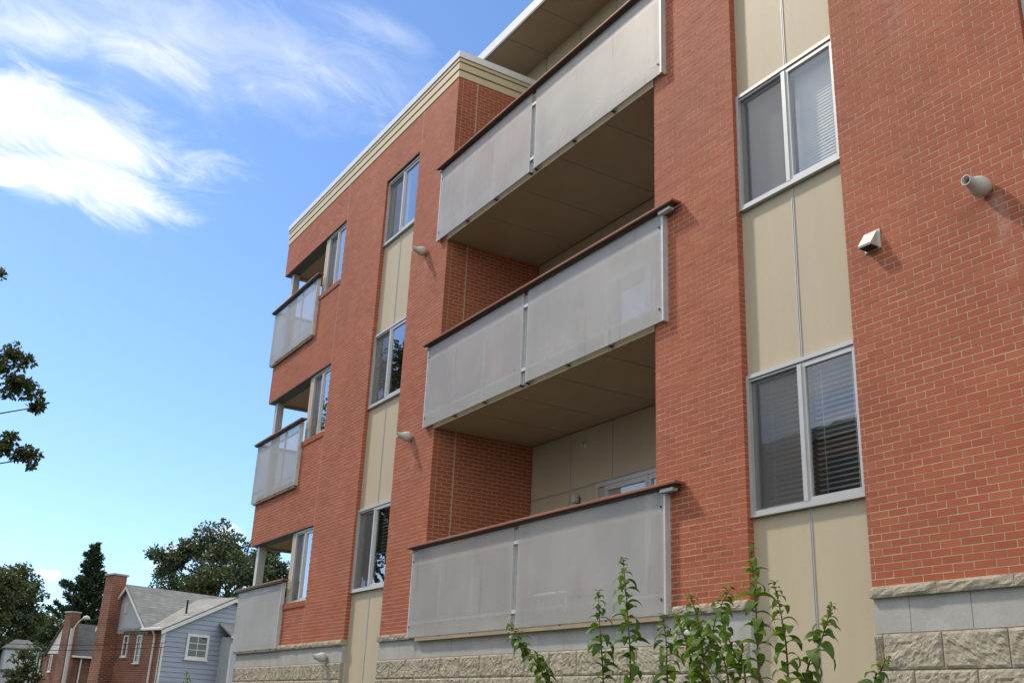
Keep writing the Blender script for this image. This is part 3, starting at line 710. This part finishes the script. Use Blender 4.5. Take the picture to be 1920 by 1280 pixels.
# ---- flue outlets and the hooded vent
def horn(x, z, s=1.0):
    v = empty('flue_outlet', BLD, (x, 0, z))
    lathe_y('flange', (x, -.001, z), [(0, .062*s), (.018, .062*s), (.018, .045*s), (.03, .045*s)], 'vent', v)
    lathe_y('body', (x, -.02, z), [(0, .055*s), (.012, .082*s), (.045, .094*s), (.085, .093*s), (.12, .082*s), (.16, .062*s), (.185, .052*s), (.215, .047*s), (.245, .046*s), (.252, .049*s), (.262, .049*s), (.262, .040*s), (.19, .038*s)], 'vent', v, 28)
    lathe_y('hollow', (x, -.02, z), [(.19, .038*s), (.189, .001)], 'ventdark', v)
horn(-4.86, 6.245); horn(-16.46, 9.985); horn(-16.46, 6.30); horn(-19.47, 2.555); horn(-8.82, 2.515)
hv = empty('hooded_vent', BLD, (-6.08, 0, 6.2)); x0, x1 = -6.20, -6.04
prism('hood', [(-.13, 6.125), (-.002, 6.125), (-.002, 6.30), (-.03, 6.30), (-.135, 6.145)], 0, x0, x1, 'alu', hv)
box('flange', (x0-.018, x1+.018, -.012, .002, 6.11, 6.318), 'alu', hv); box('louvre', (x0+.012, x1-.012, -.12, -.02, 6.118, 6.124), 'ventdark', hv)

# ================================================================== things on the balcony
def chair(x, y, z, rz, label):
    t = empty('patio_chair', None, (x, y, z)); tag(t, label, 'chair', 'patio chairs on the lower balcony')
    def b(n, q): q = list(q); o = box(n, (q[0]+x, q[1]+x, q[2]+y, q[3]+y, q[4]+z, q[5]+z), 'black', t); return o
    b('seat', (-.24, .24, -.24, .24, .41, .45))
    V, F = tube([(x, y+.22, z+.45), (x, y+.27, z+.7), (x, y+.33, z+1.0)], .02, 6)
    V, F = boxes([(-.23, .23, -.012, .012, 0, .56)]); V = np.array(V); V[:, 1] += .22+.22*V[:, 2]; V[:, 2] += .46; add('backrest', V+np.array((x, y, z)), F, 'black', t)
    for sx in (-.21, .21):
        for sy in (-.21, .21): b('leg', (sx-.018, sx+.018, sy-.018, sy+.018, 0, .41))
        b('armrest', (sx-.03, sx+.03, -.22, .24, .63, .66)); b('arm_post', (sx-.015, sx+.015, -.20, -.17, .45, .63))
    t.rotation_euler.z = rz
chair(-10.9, 1.35, 2.95, R(25), 'dark patio chair behind the lower balcony screen, in front of the sliding door')
tb = empty('patio_table', None, (-13.3, 1.3, 2.95)); tag(tb, 'low grey patio table behind the lower balcony screen', 'table')
bevbox('tabletop', (-13.75, -12.85, 1.0, 1.6, 3.38, 3.42), 'galv', tb, .006)
for sx in (-13.70, -12.90):
    for sy in (1.05, 1.55): box('leg', (sx-.02, sx+.02, sy-.02, sy+.02, 2.95, 3.38), 'galv', tb)
V, F = tube([(-12.98, 1.3, 3.42), (-12.98, 1.3, 3.62), (-12.98, 1.3, 3.66), (-12.98, 1.3, 3.74)], [.06, .06, .03, .028], 12)
o = add('red_bottle', V, F, 'red'); tag(o, 'red bottle standing on the patio table behind the screen', 'bottle')

# ================================================================== background houses
def house_frame(name, origin, az):
    h = empty(name, None, origin); h.rotation_euler.z = R(az); OFF[h] = np.zeros(3); return h
def small_window(h, plane, u0, u1, z0, z1, cols, rows, fw=.07):
    """sash window on a wall plane: plane 'x' lies at x=0 facing -x, 'y' at y=0 facing -y"""
    def q(a, b, d0, d1, c, d): return (d0, d1, a, b, c, d) if plane == 'x' else (a, b, d0-.03, d1-.03, c, d)   # clear of the lapped boards
    w = empty('window', h, (0, (u0+u1)/2, z0) if plane == 'x' else ((u0+u1)/2, 0, z0))
    multi('frame', [q(u0, u0+fw, -.06, .02, z0, z1), q(u1-fw, u1, -.06, .02, z0, z1), q(u0+fw, u1-fw, -.06, .02, z0, z0+fw), q(u0+fw, u1-fw, -.06, .02, z1-fw, z1)], 'whitep', w)
    box('sill', q(u0-.06, u1+.06, -.10, .02, z0-.07, z0-.003), 'whitep', w)
    cw = (u1-u0-2*fw)/cols; ch = (z1-z0-2*fw)/rows
    bars = [q(u0+fw+c*cw-.016, u0+fw+c*cw+.016, -.035, -.01, z0+fw, z1-fw) for c in range(1, cols)]
    bars += [q(u0+fw, u1-fw, -.033, -.012, z0+fw+r_*ch-.016, z0+fw+r_*ch+.016) for r_ in range(1, rows)]
    multi('glazing_bar', bars, 'whitep', w)
    for c in range(cols):
        for r_ in range(rows):
            b = q(u0+fw+c*cw+.004, u0+fw+(c+1)*cw-.004, -.018, -.014, z0+fw+r_*ch+.004, z0+fw+(r_+1)*ch-.004); box('pane', b, 'glass_old', w)
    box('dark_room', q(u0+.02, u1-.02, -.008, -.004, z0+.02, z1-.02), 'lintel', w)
def roof_slab(name, pts, th, mat, h):
    """four corners of a roof plane, given thickness downwards"""
    V = [tuple(p) for p in pts]+[(p[0], p[1], p[2]-th) for p in pts]; n = len(pts)
    F = [list(range(n)), list(range(n, 2*n))[::-1]]+[[i, n+i, n+(i+1) % n, (i+1) % n] for i in range(n)]
    return add(name, V, F, mat, h)
H1 = house_frame('house', (-53.50, 5.00, 0.0), 109)
tag(H1, 'brick house with blue grey siding, tall brick chimney and grey shingle roof', 'house')
# local x runs away along the blue wall, local y away along the brick gable wall
YG, YP, YE = 1.29, 3.63, 5.97; ZR, ZE = 7.25, 5.08
box('brick_gable_wall', (0, .25, .02, YE, 0, 4.95), 'hbrick', H1); box('rear_wall', (.26, 8, YE-.2, YE, 0, 5.0), 'hbrick', H1)
sl = (ZR-ZE)/(YP-YG)
prism('gable_board', [(YG+.02, 4.96), (YE-.02, 4.96), (YE-.02, ZE+.05), (YP, ZR-.12), (YG+.02, ZE+.05)], 0, -.05, .2, 'stucco', H1)
for i in range(15):
    y = YG+.03+i*.31
    prism('scallop', [(y, 4.955), (y+.30, 4.955), (y+.28, 4.86), (y+.15, 4.80), (y+.02, 4.86)], 0, -.048, .0, 'stucco', H1)
multi('gable_vent', [(-.085, -.05, YP-.16, YP+.16, 5.85+k*.075, 5.85+k*.075+.05) for k in range(7)], 'whitep', H1)
roof_slab('roof', [(-.28, YG-.04, ZE-.04*sl+.04), (8.2, YG-.04, ZE-.04*sl+.04), (8.2, YP, ZR+.04), (-.28, YP, ZR+.04)], .09, 'shingle', H1)
roof_slab('roof', [(-.28, YP, ZR+.039), (8.2, YP, ZR+.039), (8.2, YE+.04, ZE-.04*sl+.04), (-.28, YE+.04, ZE-.04*sl+.04)], .09, 'shingle', H1)
roof_slab('rake_board', [(-.30, YG+.06, ZE+.06*sl-.055), (-.24, YG+.06, ZE+.06*sl-.055), (-.24, YP, ZR-.055), (-.30, YP, ZR-.055)], .16, 'whitep', H1)
roof_slab('rake_board', [(-.30, YP+.003, ZR-.055), (-.24, YP+.003, ZR-.055), (-.24, YE-.06, ZE+.06*sl-.055), (-.30, YE-.06, ZE+.06*sl-.055)], .16, 'whitep', H1)
# wing with the blue gable
XR, ZW, ZWE = 3.84, 6.90, 5.08; sw = (ZW-ZWE)/XR
roof_slab('wing_roof', [(-.25, -.22, ZWE-.25*sw+.05), (XR, -.22, ZW+.05), (XR, 3.6, ZW+.05), (-.25, 3.6, ZWE-.25*sw+.05)], .08, 'shingle', H1)
roof_slab('wing_roof', [(XR, -.22, ZW+.049), (2*XR+.25, -.22, ZWE-.25*sw+.05), (2*XR+.25, 3.6, ZWE-.25*sw+.05), (XR, 3.6, ZW+.049)], .08, 'shingle', H1)
roof_slab('rake_board', [(-.25, -.24, ZWE-.25*sw-.035), (XR, -.24, ZW-.035), (XR, -.18, ZW-.035), (-.25, -.18, ZWE-.25*sw-.035)], .17, 'whitep', H1)
roof_slab('rake_board', [(XR+.003, -.24, ZW-.035), (2*XR+.25, -.24, ZWE-.25*sw-.035), (2*XR+.25, -.18, ZWE-.25*sw-.035), (XR+.003, -.18, ZW-.035)], .17, 'whitep', H1)
prism('blue_wall', [(.02, 0), (2*XR-.02, 0), (2*XR-.02, ZWE-.05), (XR, ZW-.08), (.02, ZWE-.05)], 1, .012, .2, 'siding', H1)
bh = .235
for i in range(29):
    z = i*bh; zt = min(z+bh+.02, ZW-.1)
    def ext(zz): return (.11, 2*XR-.1) if zz < ZWE-.06 else ((zz-ZWE+.06)/sw+.02, 2*XR-(zz-ZWE+.06)/sw-.02)
    a0, a1 = ext(z); b0, b1 = ext(zt)
    if b1-b0 < .1: break
    add('siding_board', [(a0, -.030, z), (a1, -.030, z), (b1, .004, zt), (b0, .004, zt), (a0, .010, z), (a1, .010, z), (b1, .012, zt), (b0, .012, zt)],
        [[0, 1, 2, 3], [5, 4, 7, 6], [0, 4, 5, 1], [1, 5, 6, 2], [2, 6, 7, 3], [3, 7, 4, 0]], 'siding', H1)
multi('corner_board', [(-.03, .10, -.04, -.012, 0, 5.0), (-.04, -.012, -.011, .10, 0, 5.0)], 'whitep', H1)
small_window(H1, 'y', 1.33, 2.62, 3.72, 4.92, 2, 3, .13)
small_window(H1, 'x', 1.76, 2.20, 3.42, 4.76, 1, 4); small_window(H1, 'x', 3.00, 3.44, 3.72, 4.76, 1, 3)
bevbox('eave_gutter', (-.36, -.24, -.22, 1.5, 4.93, 5.06), 'whitep', H1, .02)
V, F = tube([(-.30, .55, 4.95), (-.16, .55, 4.75), (-.10, .58, 4.6), (-.10, .62, 0)], .05, 8); add('downspout', V, F, 'whitep', H1)
V, F = tube([(1.75, 1.0, 5.6), (1.75, 1.0, 6.62)], .05, 8); add('vent_pipe', V, F, 'black', H1)
V, F = tube([(-.07, -.06, 4.3), (-.09, -.10, 4.1), (-.07, -.07, 3.6), (-.05, -.06, 0)], .02, 6); add('service_cable', V, F, 'black', H1)
V, F = tube([(-.06, -.05, 4.35), (-.09, -.10, 4.33), (-.10, -.12, 4.15), (-.06, -.08, 4.05)], .035, 6); add('service_head', V, F, 'joint', H1)
ch = empty('chimney', H1, (-.4, 4.6, 0))
prism('stack', [(4.02, 0), (5.03, 0), (5.02, 4.4), (4.98, 7.72), (4.20, 7.72), (4.14, 4.4)], 0, -.72, .02, 'hbrick', ch)
bevbox('chimney_cap', (-.80, .10, 4.13, 5.05, 7.722, 7.83), 'floor', ch, .02)
# low extension beside the blue wall
prism('porch_wall', [(3.35, 0), (8.0, 0), (8.0, 4.9), (3.35, 4.9)], 1, -.95, -.031, 'stucco', H1)
roof_slab('porch_roof', [(3.1, -1.25, 4.93), (8.2, -1.25, 4.93), (8.2, -.03, 5.6), (3.1, -.03, 5.6)], .08, 'shingle', H1)
bevbox('porch_gutter', (3.05, 8.2, -1.36, -1.25, 4.80, 4.93), 'whitep', H1, .02)
V, F = tube([(3.3, -1.28, 4.82), (3.32, -1.05, 4.62), (3.32, -1.0, 4.4), (3.32, -1.0, 0)], .05, 8); add('downspout', V, F, 'whitep', H1)

H2 = house_frame('house', (-88.81, 6.80, 0.0), 109)
tag(H2, 'brown brick house with white gable and brick chimney behind the lamp post', 'house')
ZR2, ZE2, YP2 = 7.30, 5.02, 1.98
box('brick_gable_wall', (0, .25, 0, 2*YP2+.5, 0, 4.9), 'hbrick2', H2); box('brick_side_wall', (.26, 9, 0, .25, 0, 4.9), 'hbrick2', H2)
prism('gable_board', [(.02, 4.91), (2*YP2, 4.91), (YP2, ZR2-.12)], 0, -.03, .2, 'whitep', H2)
s2 = (ZR2-ZE2)/YP2
roof_slab('roof', [(-.2, -.2, ZE2-.2*s2), (9, -.2, ZE2-.2*s2), (9, YP2, ZR2), (-.2, YP2, ZR2)], .1, 'shingle2', H2)
roof_slab('roof', [(-.2, YP2, ZR2-.001), (9, YP2, ZR2-.001), (9, 2*YP2+.2, ZE2-.2*s2), (-.2, 2*YP2+.2, ZE2-.2*s2)], .1, 'shingle2', H2)
box('wing_roof', (-.1, 4, 2*YP2+.1, 2*YP2+.9, 4.92, 5.02), 'shingle2', H2)
bevbox('eave_gutter', (-.2, 9, -.36, -.22, 4.62, 4.76), 'whitep', H2, .02)
for p in ((.72, -.10), (-.08, 4.75), (1.6, -.1)):
    V, F = tube([(p[0], p[1], 4.65), (p[0], p[1], 0)], .06, 8); add('downspout', V, F, 'whitep', H2)
small_window(H2, 'x', 2.95, 3.35, 3.55, 4.80, 1, 3)
c2 = empty('chimney', H2, (-.4, 1.8, 0)); prism('stack', [(-.22, 0), (.95, 0), (.86, 4.6), (.82, 7.9), (-.13, 7.9), (-.18, 4.6)], 0, -.75, -.003, 'hbrick2', c2)
bevbox('chimney_cap', (-.83, .05, -.20, .89, 7.902, 8.02), 'floor', c2, .02)

H3 = house_frame('house', (-113.6, 4.6, 0.0), 0)
tag(H3, 'distant grey hipped roof house between dark trees', 'house')
box('wall', (-4.0, -.25, .2, 3.2, 0, 6.1), 'stucco', H3)
rp, ez = [(-1.9, 1.05, 6.88), (-1.9, 2.25, 6.88)], 6.05
for f in ([(0, 0, ez), (0, 3.4, ez), rp[1], rp[0]], [(-4.2, 3.4, ez), (-4.2, 0, ez), rp[0], rp[1]], [(-4.2, 0, ez), (0, 0, ez), rp[0]], [(0, 3.4, ez), (-4.2, 3.4, ez), rp[1]]): roof_slab('roof', f, .1, 'shingle', H3)
H4 = house_frame('garage', (-94.4, 1.2, 0.0), 0); tag(H4, 'small pale garage with green roof edge below the grey hipped roof', 'garage')
box('wall', (-4, 0, 0, 2.9, 0, 3.45), 'stucco', H4); M['greenroof'] = plain('green_felt', (0.10, 0.16, 0.13), .8)
roof_slab('roof', [(-4.2, -.15, 3.6), (.2, -.15, 3.6), (.2, 3.05, 3.6), (-4.2, 3.05, 3.6)], .13, 'greenroof', H4)

# the block across the car park that the windows mirror
OB = empty('office_block', None, (-34, -36, 0)); tag(OB, 'long flat roofed brown block across the car park, mirrored in the windows', 'building')
box('wall', (-58, -12, -44, -30, 0, 15.0), 'hbrick2', OB); box('parapet', (-58.2, -11.8, -44.2, -29.8, 15.002, 15.6), 'trimdark', OB)
for k in range(12):
    for j in range(4): box('window', (-56+k*3.7, -54+k*3.7, -29.99, -29.93, 1.6+j*3.5, 3.5+j*3.5), 'black', OB)

# ================================================================== lamp post and wires
SL = empty('street_lamp', None, (-59.24, 1.80, 0)); tag(SL, 'grey street lamp with curved arm in front of the brown brick house', 'street lamp')
V, F = tube([(-59.24, 1.80, 0), (-59.24, 1.72, 5.05)], [.13, .10], 10); add('pole', V, F, 'galv', SL)
V, F = tube([(-59.24, 1.72, 4.7), (-59.24, 1.80, 5.1), (-59.22, 1.92, 5.35), (-59.2, 2.06, 5.52), (-59.18, 2.16, 5.58)], .028, 8); add('arm', V, F, 'galv', SL)
lv = []
V, F = tube([(-59.18, 2.10, 5.60), (-59.17, 2.18, 5.61), (-59.16, 2.30, 5.63), (-59.15, 2.42, 5.60), (-59.15, 2.46, 5.58)], [.03, .09, .11, .08, .02], 10); add('lamp_head', V, F, 'whitep', SL)
for i, (a, b, sag) in enumerate((((-60, -12, 4.6), (-52.9, 5.05, 4.35), .55), ((-60, -12, 4.42), (-52.9, 5.0, 4.15), .62))):
    pts = [(a[0]+(b[0]-a[0])*t, a[1]+(b[1]-a[1])*t, a[2]+(b[2]-a[2])*t-4*sag*t*(1-t)) for t in np.linspace(0, 1, 25)]
    V, F = tube(pts, .016, 5); o = add('power_line', V, F, 'black')
    tag(o, ('upper' if i == 0 else 'lower')+' of the two thin black wires running to the brick house', 'wire', 'wires to the brick house')

# ================================================================== trees
def cards(P, size, out, droop=0.0, flat=0.0, aspect=.55):
    """one small folded leaf-like face per point"""
    n = len(P); d = RNG.normal(0, 1, (n, 3)); d += out*0.9; d[:, 2] -= droop; d /= np.linalg.norm(d, axis=1)[:, None]
    q = RNG.normal(0, 1, (n, 3)); q[:, 2] *= (1-flat); s = np.cross(d, q); s /= np.linalg.norm(s, axis=1)[:, None]+1e-9
    L = size*RNG.uniform(.6, 1.25, n)[:, None]; w = L*aspect*.5
    V = np.stack([P, P+d*L*.5+s*w, P+d*L, P+d*L*.5-s*w], 1).reshape(-1, 3)
    return V, np.arange(4*n).reshape(-1, 4), np.repeat(np.clip(RNG.normal(.5, .25, n), 0, 1), 4)
def tree(name, base, limbs, clumps, mat, leaf, per, label, trunk_r=.3, fork=.35, group=None, twigs=True):
    """trunk and a limb to every clump of leaves; clumps = (x, y, z, r) in world metres"""
    t = empty(name, None, base); tag(t, label, 'tree', group); b = Vector(base)
    top = max(c[2] for c in clumps); tv, tf = [], []
    def addt(pts, rad, seg):
        V, F = tube(pts, rad, seg); k = len(tv); tv.extend(V); tf.extend([[i+k for i in f] for f in F])
    cx = sum(c[0] for c in clumps)/len(clumps); cy = sum(c[1] for c in clumps)/len(clumps)
    hgt = top-b.z; axis = [b, b+Vector((.05, .03, hgt*.3)), Vector((b.x*.6+cx*.4, b.y*.6+cy*.4, b.z+hgt*.6)), Vector((b.x*.4+cx*.6, b.y*.4+cy*.6, b.z+hgt*.85))]
    addt(axis, [trunk_r, trunk_r*.8, trunk_r*.5, trunk_r*.15], 9)
    def on_axis(z):
        for p, q in zip(axis[:-1], axis[1:]):
            if p.z <= z <= q.z: return p.lerp(q, (z-p.z)/(q.z-p.z))
        return axis[-1] if z > axis[-1].z else axis[0]
    PP, OO = [], []
    for (x, y, z, r) in clumps:
        c = Vector((x, y, z)); hd = math.hypot(x-b.x, y-b.y); s = on_axis(max(b.z+hgt*fork*.7, z-hd*.7-r*.3)); dist = (c-s).length
        mid = s.lerp(c, .55)+Vector((random.uniform(-.05, .05)*dist, random.uniform(-.05, .05)*dist, dist*.16)); addt([s, mid, c], [trunk_r*.20, trunk_r*.09, .02], 6)
        n = int(per*r*r*(1.7 if r < .7 else 1)); sub = max(4, int(4+r*5))
        cs = RNG.normal(0, 1, (sub, 3)); cs /= np.linalg.norm(cs, axis=1)[:, None]; cs *= r*RNG.uniform(.35, .95, sub)[:, None]; cs[:, 2] *= .75
        sr = r*RNG.uniform(.22, .45, sub)
        if twigs:
            for j in range(sub): addt([c, c+Vector(cs[j])*.6+Vector((0, 0, .05)), c+Vector(cs[j])], [.03, .02, .008], 4)
        k = RNG.integers(0, sub, n); dirs = RNG.normal(0, 1, (n, 3)); dirs /= np.linalg.norm(dirs, axis=1)[:, None]
        rad = sr[k][:, None]*(RNG.random(n)[:, None]**.45); p = cs[k]+dirs*rad*np.array([1.15, 1.15, .8]); PP.append(p+np.array((x, y, z))); OO.append(dirs)
    add('trunk', tv, tf, 'bark', t, smooth=True)
    V, F, bv = cards(np.concatenate(PP), leaf, np.concatenate(OO), .25, 0)
    o = add('crown', V, F, mat, t, bv=bv); return t
def crown_clumps(cx, cy, z0, z1, rx, n, rc, seed, shape=lambda h: math.sin(math.pi*min(1, h*.85+.15))**.6):
    rg = random.Random(seed); out = []
    for i in range(n):
        h = (i+.5)/n; a = i*2.39996+rg.uniform(-.3, .3); rr = rx*shape(h)*rg.uniform(.55, 1.0)
        out.append((cx+rr*math.cos(a), cy+rr*math.sin(a), z0+(z1-z0)*h+rg.uniform(-.4, .4), rc*rg.uniform(.7, 1.2)))
    return out
CAMX, CAMY, CAMZ = 0.0, -7.77, 1.6
def at(azd, eld, dist): a = R(azd); return (CAMX+dist*math.cos(a), CAMY+dist*math.sin(a), CAMZ+dist*math.tan(R(eld)))
# the broad tree behind the siding house
bx, by, _ = at(163.6, 0, 78)
tree('deciduous_tree', (bx, by, 0), None, crown_clumps(bx, by, 4.0, 12.6, 6.7, 74, 1.35, 3, lambda h: max(.12, (1-((h-.3)/.78)**2))**.55), 'leaf_mid', .27, 420, 'broad leafy tree rising behind the siding house beside the apartment building', .38)
bx, by, _ = at(160.5, 0, 72)
tree('deciduous_tree', (bx, by, 0), None, crown_clumps(bx, by, 2.5, 8.2, 3.2, 22, 1.6, 5), 'leaf_dark', .30, 330, 'dark leafy tree showing through the open lowest corner balcony', .3)
# left hand trees
bx, by, _ = at(175.2, 0, 122)
tree('deciduous_tree', (bx, by, 0), None, crown_clumps(bx, by, 3.5, 14.0, 6.0, 60, 1.9, 8, lambda h: max(.15, (1-((h-.35)/.75)**2))**.5), 'leaf_dark', .36, 300, 'large dark leafy tree at the edge of the view, above the grey hipped roof', .4)
bx, by, _ = at(172.4, 0, 132)
tree('deciduous_tree', (bx, by, 0), None, crown_clumps(bx, by, 2.0, 9.6, 4.6, 34, 1.9, 9), 'leaf_dark', .36, 260, 'lower dark tree between the large dark tree and the pointed conifer', .35)
bx, by, _ = at(172.65, 0, 82)
tree('deciduous_tree', (bx, by, 0), None, crown_clumps(bx, by, .8, 4.4, .9, 12, .75, 12), 'leaf_mid', .28, 330, 'small bushy tree beside the pale garage', .15, fork=.2)
# conifer
def conifer(base, h, r, label):
    t = empty('conifer_tree', None, base); tag(t, label, 'tree'); b = np.array(base); tv, tf, PP, OO = [], [], [], []
    V, F = tube([base, (base[0]+.1, base[1], base[2]+h*.6), (base[0], base[1], base[2]+h*.98)], [.28, .16, .03], 8); tv += V; tf += F
    for i in range(120):
        f = .10+.90*((i+.5)/120); z = h*f; a = i*2.39996+RNG.uniform(-.4, .4)
        ln = r*min(1.0, (1-f)*1.5+.06)**.8*RNG.choice((.6, .8, 1.0, 1.15))*RNG.uniform(.8, 1.1)
        d = np.array([math.cos(a), math.sin(a), RNG.uniform(.15, .7)]); s = b+np.array([0, 0, z]); e = s+d*ln
        V, F = tube([tuple(s), tuple((s+e)/2+np.array([0, 0, -.04*ln])), tuple(e)], [.045, .03, .01], 5); k = len(tv); tv += V; tf += [[q+k for q in ff] for ff in F]
        n = int(140*ln)+20; u = RNG.random(n)**.6; wd = (.13+.24*(1-u))*min(1.0, ln)
        P = s+(e-s)*u[:, None]+RNG.normal(0, 1, (n, 3))*wd[:, None]*np.array([.8, .8, .35]); PP.append(P); OO.append(np.repeat(d[None], n, 0))
    add('trunk', tv, tf, 'bark', t); V, F, bv = cards(np.concatenate(PP), .36, np.concatenate(OO)*1.3, -.15, 0, .34); add('crown', V, F, 'needle', t, bv=bv)
cx_, cy_, _ = at(170.55, 0, 98); conifer((cx_, cy_, 0), 14.3, 3.0, 'pointed dark conifer standing behind the tall brick chimney')
# the near tree whose branches hang into the view
OK = (-41.0, -11.2, 0.0)
oc = crown_clumps(-41.5, -11.6, 7.5, 17.5, 3.6, 40, 1.5, 21)
near = [at(176.3, 16.4, 38.5)+(.45,), at(175.5, 16.0, 38.6)+(.38,), at(176.0, 14.9, 38.4)+(.6,), at(175.0, 14.6, 38.4)+(.55,), at(174.45, 13.9, 38.3)+(.42,), at(176.8, 15.6, 38.4)+(.55,),
        at(175.6, 12.0, 38.2)+(.55,), at(174.9, 11.5, 38.2)+(.42,), at(174.3, 11.3, 38.2)+(.40,), at(176.2, 11.6, 38.2)+(.5,), at(177.75, 20.0, 38.8)+(.25,)]
tree('oak_tree', OK, None, oc+near, 'leaf_oak', .20, 620, 'near tree whose leafy branch ends hang into the sky beside the white cloud', .42)

# ================================================================== foreground shrubs
def leaf_mesh(L, wdt, droop, fold, tw, seed):
    n = 6; V, F = [], []
    for i in range(n+1):
        u = i/n; w = wdt*math.sin(math.pi*min(1, u*.93+.04))**.8*(1-.35*u); a = droop*u*u
        x = L*(math.sin(droop*u)/droop if abs(droop) > .01 else u); z = -L*((1-math.cos(droop*u))/droop if abs(droop) > .01 else 0); t = tw*u
        for s in (-1, 0, 1):
            V.append((x, s*w*math.cos(fold)*math.cos(t), z+abs(s)*w*math.sin(fold)+s*w*math.sin(t)))
    for i in range(n):
        for s in (0, 1): k = i*3+s; F.append([k, k+1, k+4, k+3])
    return raw('leaf', V, F, 'leaf_shrub', np.full(len(V), (seed*.37) % 1.0), True)
LM = [leaf_mesh(.130*f, .035*f*g, dr, fo, tw, i) for i, (f, g, dr, fo, tw) in enumerate(((1, 1, 1.9, .25, .2), (1.05, 1.1, 2.2, .35, -.3), (.95, 1.05, 1.6, .3, .1), (1.1, .95, 2.5, .2, .35), (.9, 1.15, 2.0, .45, -.15), (1.0, .9, 2.8, .3, .5), (1, 1.1, 1.4, .4, -.4), (1.08, 1.0, 2.3, .15, 0)))]
def shrub(root, stems, label):
    t = empty('shrub', None, root); tag(t, label, 'shrub', 'leafy shrubs in front of the building')
    for st in stems:
        pts = [Vector(p) for p in st]; a = pts[-1]; d = (pts[-1]-pts[-2]).normalized(); rt = Vector(root)+Vector((random.uniform(-.1, .1), random.uniform(-.1, .1), 0))
        pts = pts+[a.lerp(rt, .35)+d*.12, a.lerp(rt, .75), rt]
        # smooth the stem
        fine = []
        for i in range(len(pts)-1):
            p0, p1, p2, p3 = pts[max(i-1, 0)], pts[i], pts[i+1], pts[min(i+2, len(pts)-1)]
            for k in range(8):
                u = k/8; fine.append(.5*((2*p1)+(p2-p0)*u+(2*p0-5*p1+4*p2-p3)*u*u+(3*p1-p0-3*p2+p3)*u**3))
        fine.append(pts[-1]); n = len(fine)
        V, F = tube(fine, [.0016+.0062*min(1, i/n*1.6) for i in range(n)], 6); add('stem', V, F, 'twig', t, smooth=True)
        # opposite leaves, every pair turned a quarter
        s = 0.0; nxt = .004; k = 0; ph = random.uniform(0, 3.1)
        for i in range(1, n):
            seg = (fine[i]-fine[i-1]).length
            while s+seg > nxt and nxt < 1.15:
                p = fine[i-1].lerp(fine[i], (nxt-s)/seg); up = (fine[i-1]-fine[i]).normalized()
                size = min(1.0, .30+nxt*3.2)*random.uniform(.8, 1.12)*(1.0 if nxt < .6 else 1.05)
                for side in (0, 1):
                    if random.random() < .06: continue
                    an = ph+k*1.57+side*math.pi+random.uniform(-.35, .35)
                    out = Vector((math.cos(an), math.sin(an), 0)); out = (out+up*(random.uniform(.35, .9) if nxt > .06 else 1.2)).normalized()
                    yv = Vector((0, 0, 1)).cross(out).normalized(); zv = out.cross(yv)
                    roll = random.uniform(-.5, .5); yv2 = yv*math.cos(roll)+zv*math.sin(roll); zv2 = out.cross(yv2)
                    o = link('leaf', random.choice(LM), t, (0, 0, 0))
                    o.matrix_local = Matrix.Translation(p+out*.004-Vector(root)) @ Matrix(((out.x, yv2.x, zv2.x, 0), (out.y, yv2.y, zv2.y, 0), (out.z, yv2.z, zv2.z, 0), (0, 0, 0, 1))) @ Matrix.Scale(size, 4)
                nxt += min(.040, .014+nxt*.13)*random.uniform(.8, 1.2); k += 1
            s += seg
    return t
shrub((-5.9, -3.45, 0), [[(-7.184, -3.4, 2.308), (-7.015, -3.4, 2.172), (-6.623, -3.4, 1.857)]], 'single leaning leafy shoot with the lone tip below the lowest balcony screen')
shrub((-5.5, -3.6, 0), [[(-5.861, -3.5, 2.448), (-5.837, -3.5, 2.192), (-5.793, -3.5, 1.849)], [(-5.326, -3.7, 2.6), (-5.279, -3.7, 2.281), (-5.244, -3.7, 1.836)]], 'shrub with two upright leafy shoots before the right end of the lowest balcony')
shrub((-4.7, -3.55, 0), [[(-5.179, -3.5, 2.253), (-5.14, -3.5, 2.065), (-5.133, -3.5, 1.846)], [(-4.631, -3.75, 2.32), (-4.55, -3.75, 2.115), (-4.515, -3.75, 1.83)],
      [(-4.656, -3.4, 2.399), (-4.787, -3.4, 2.246), (-4.864, -3.4, 2.063), (-5.013, -3.4, 1.851)], [(-4.6, -3.55, 2.222), (-4.499, -3.55, 2.012), (-4.41, -3.55, 1.841)],
      [(-4.868, -3.65, 2.229), (-4.768, -3.65, 2.043), (-4.636, -3.65, 1.836)], [(-5.272, -3.3, 2.265), (-4.972, -3.3, 2.153), (-4.814, -3.3, 1.855)]], 'dense many stemmed leafy shrub in front of the brick pier base')
shrub((-4.1, -3.75, 0), [[(-4.176, -3.7, 2.541), (-4.155, -3.7, 2.184), (-4.15, -3.7, 1.832)], [(-3.921, -3.8, 2.323), (-3.868, -3.8, 2.107), (-3.85, -3.8, 1.825)]], 'tallest leafy shrub reaching up between the brick pier and the cream panel')
shrub((-3.7, -3.85, 0), [[(-3.541, -3.8, 2.186), (-3.622, -3.8, 2.02), (-3.738, -3.8, 1.825)]], 'leafy shoot leaning over the cream panel under the window')
shrub((-3.3, -3.9, 0), [[(-3.164, -3.9, 1.924), (-3.205, -3.9, 1.862), (-3.243, -3.9, 1.773)]], 'low sprig of leaves against the split stone base')
shrub((-12.56, -4.40, 0), [[(-12.568, -4.445, 1.954), (-12.563, -4.426, 1.856), (-12.556, -4.400, 1.712)]], 'thin leafy sapling tip in front of the blue siding wall')
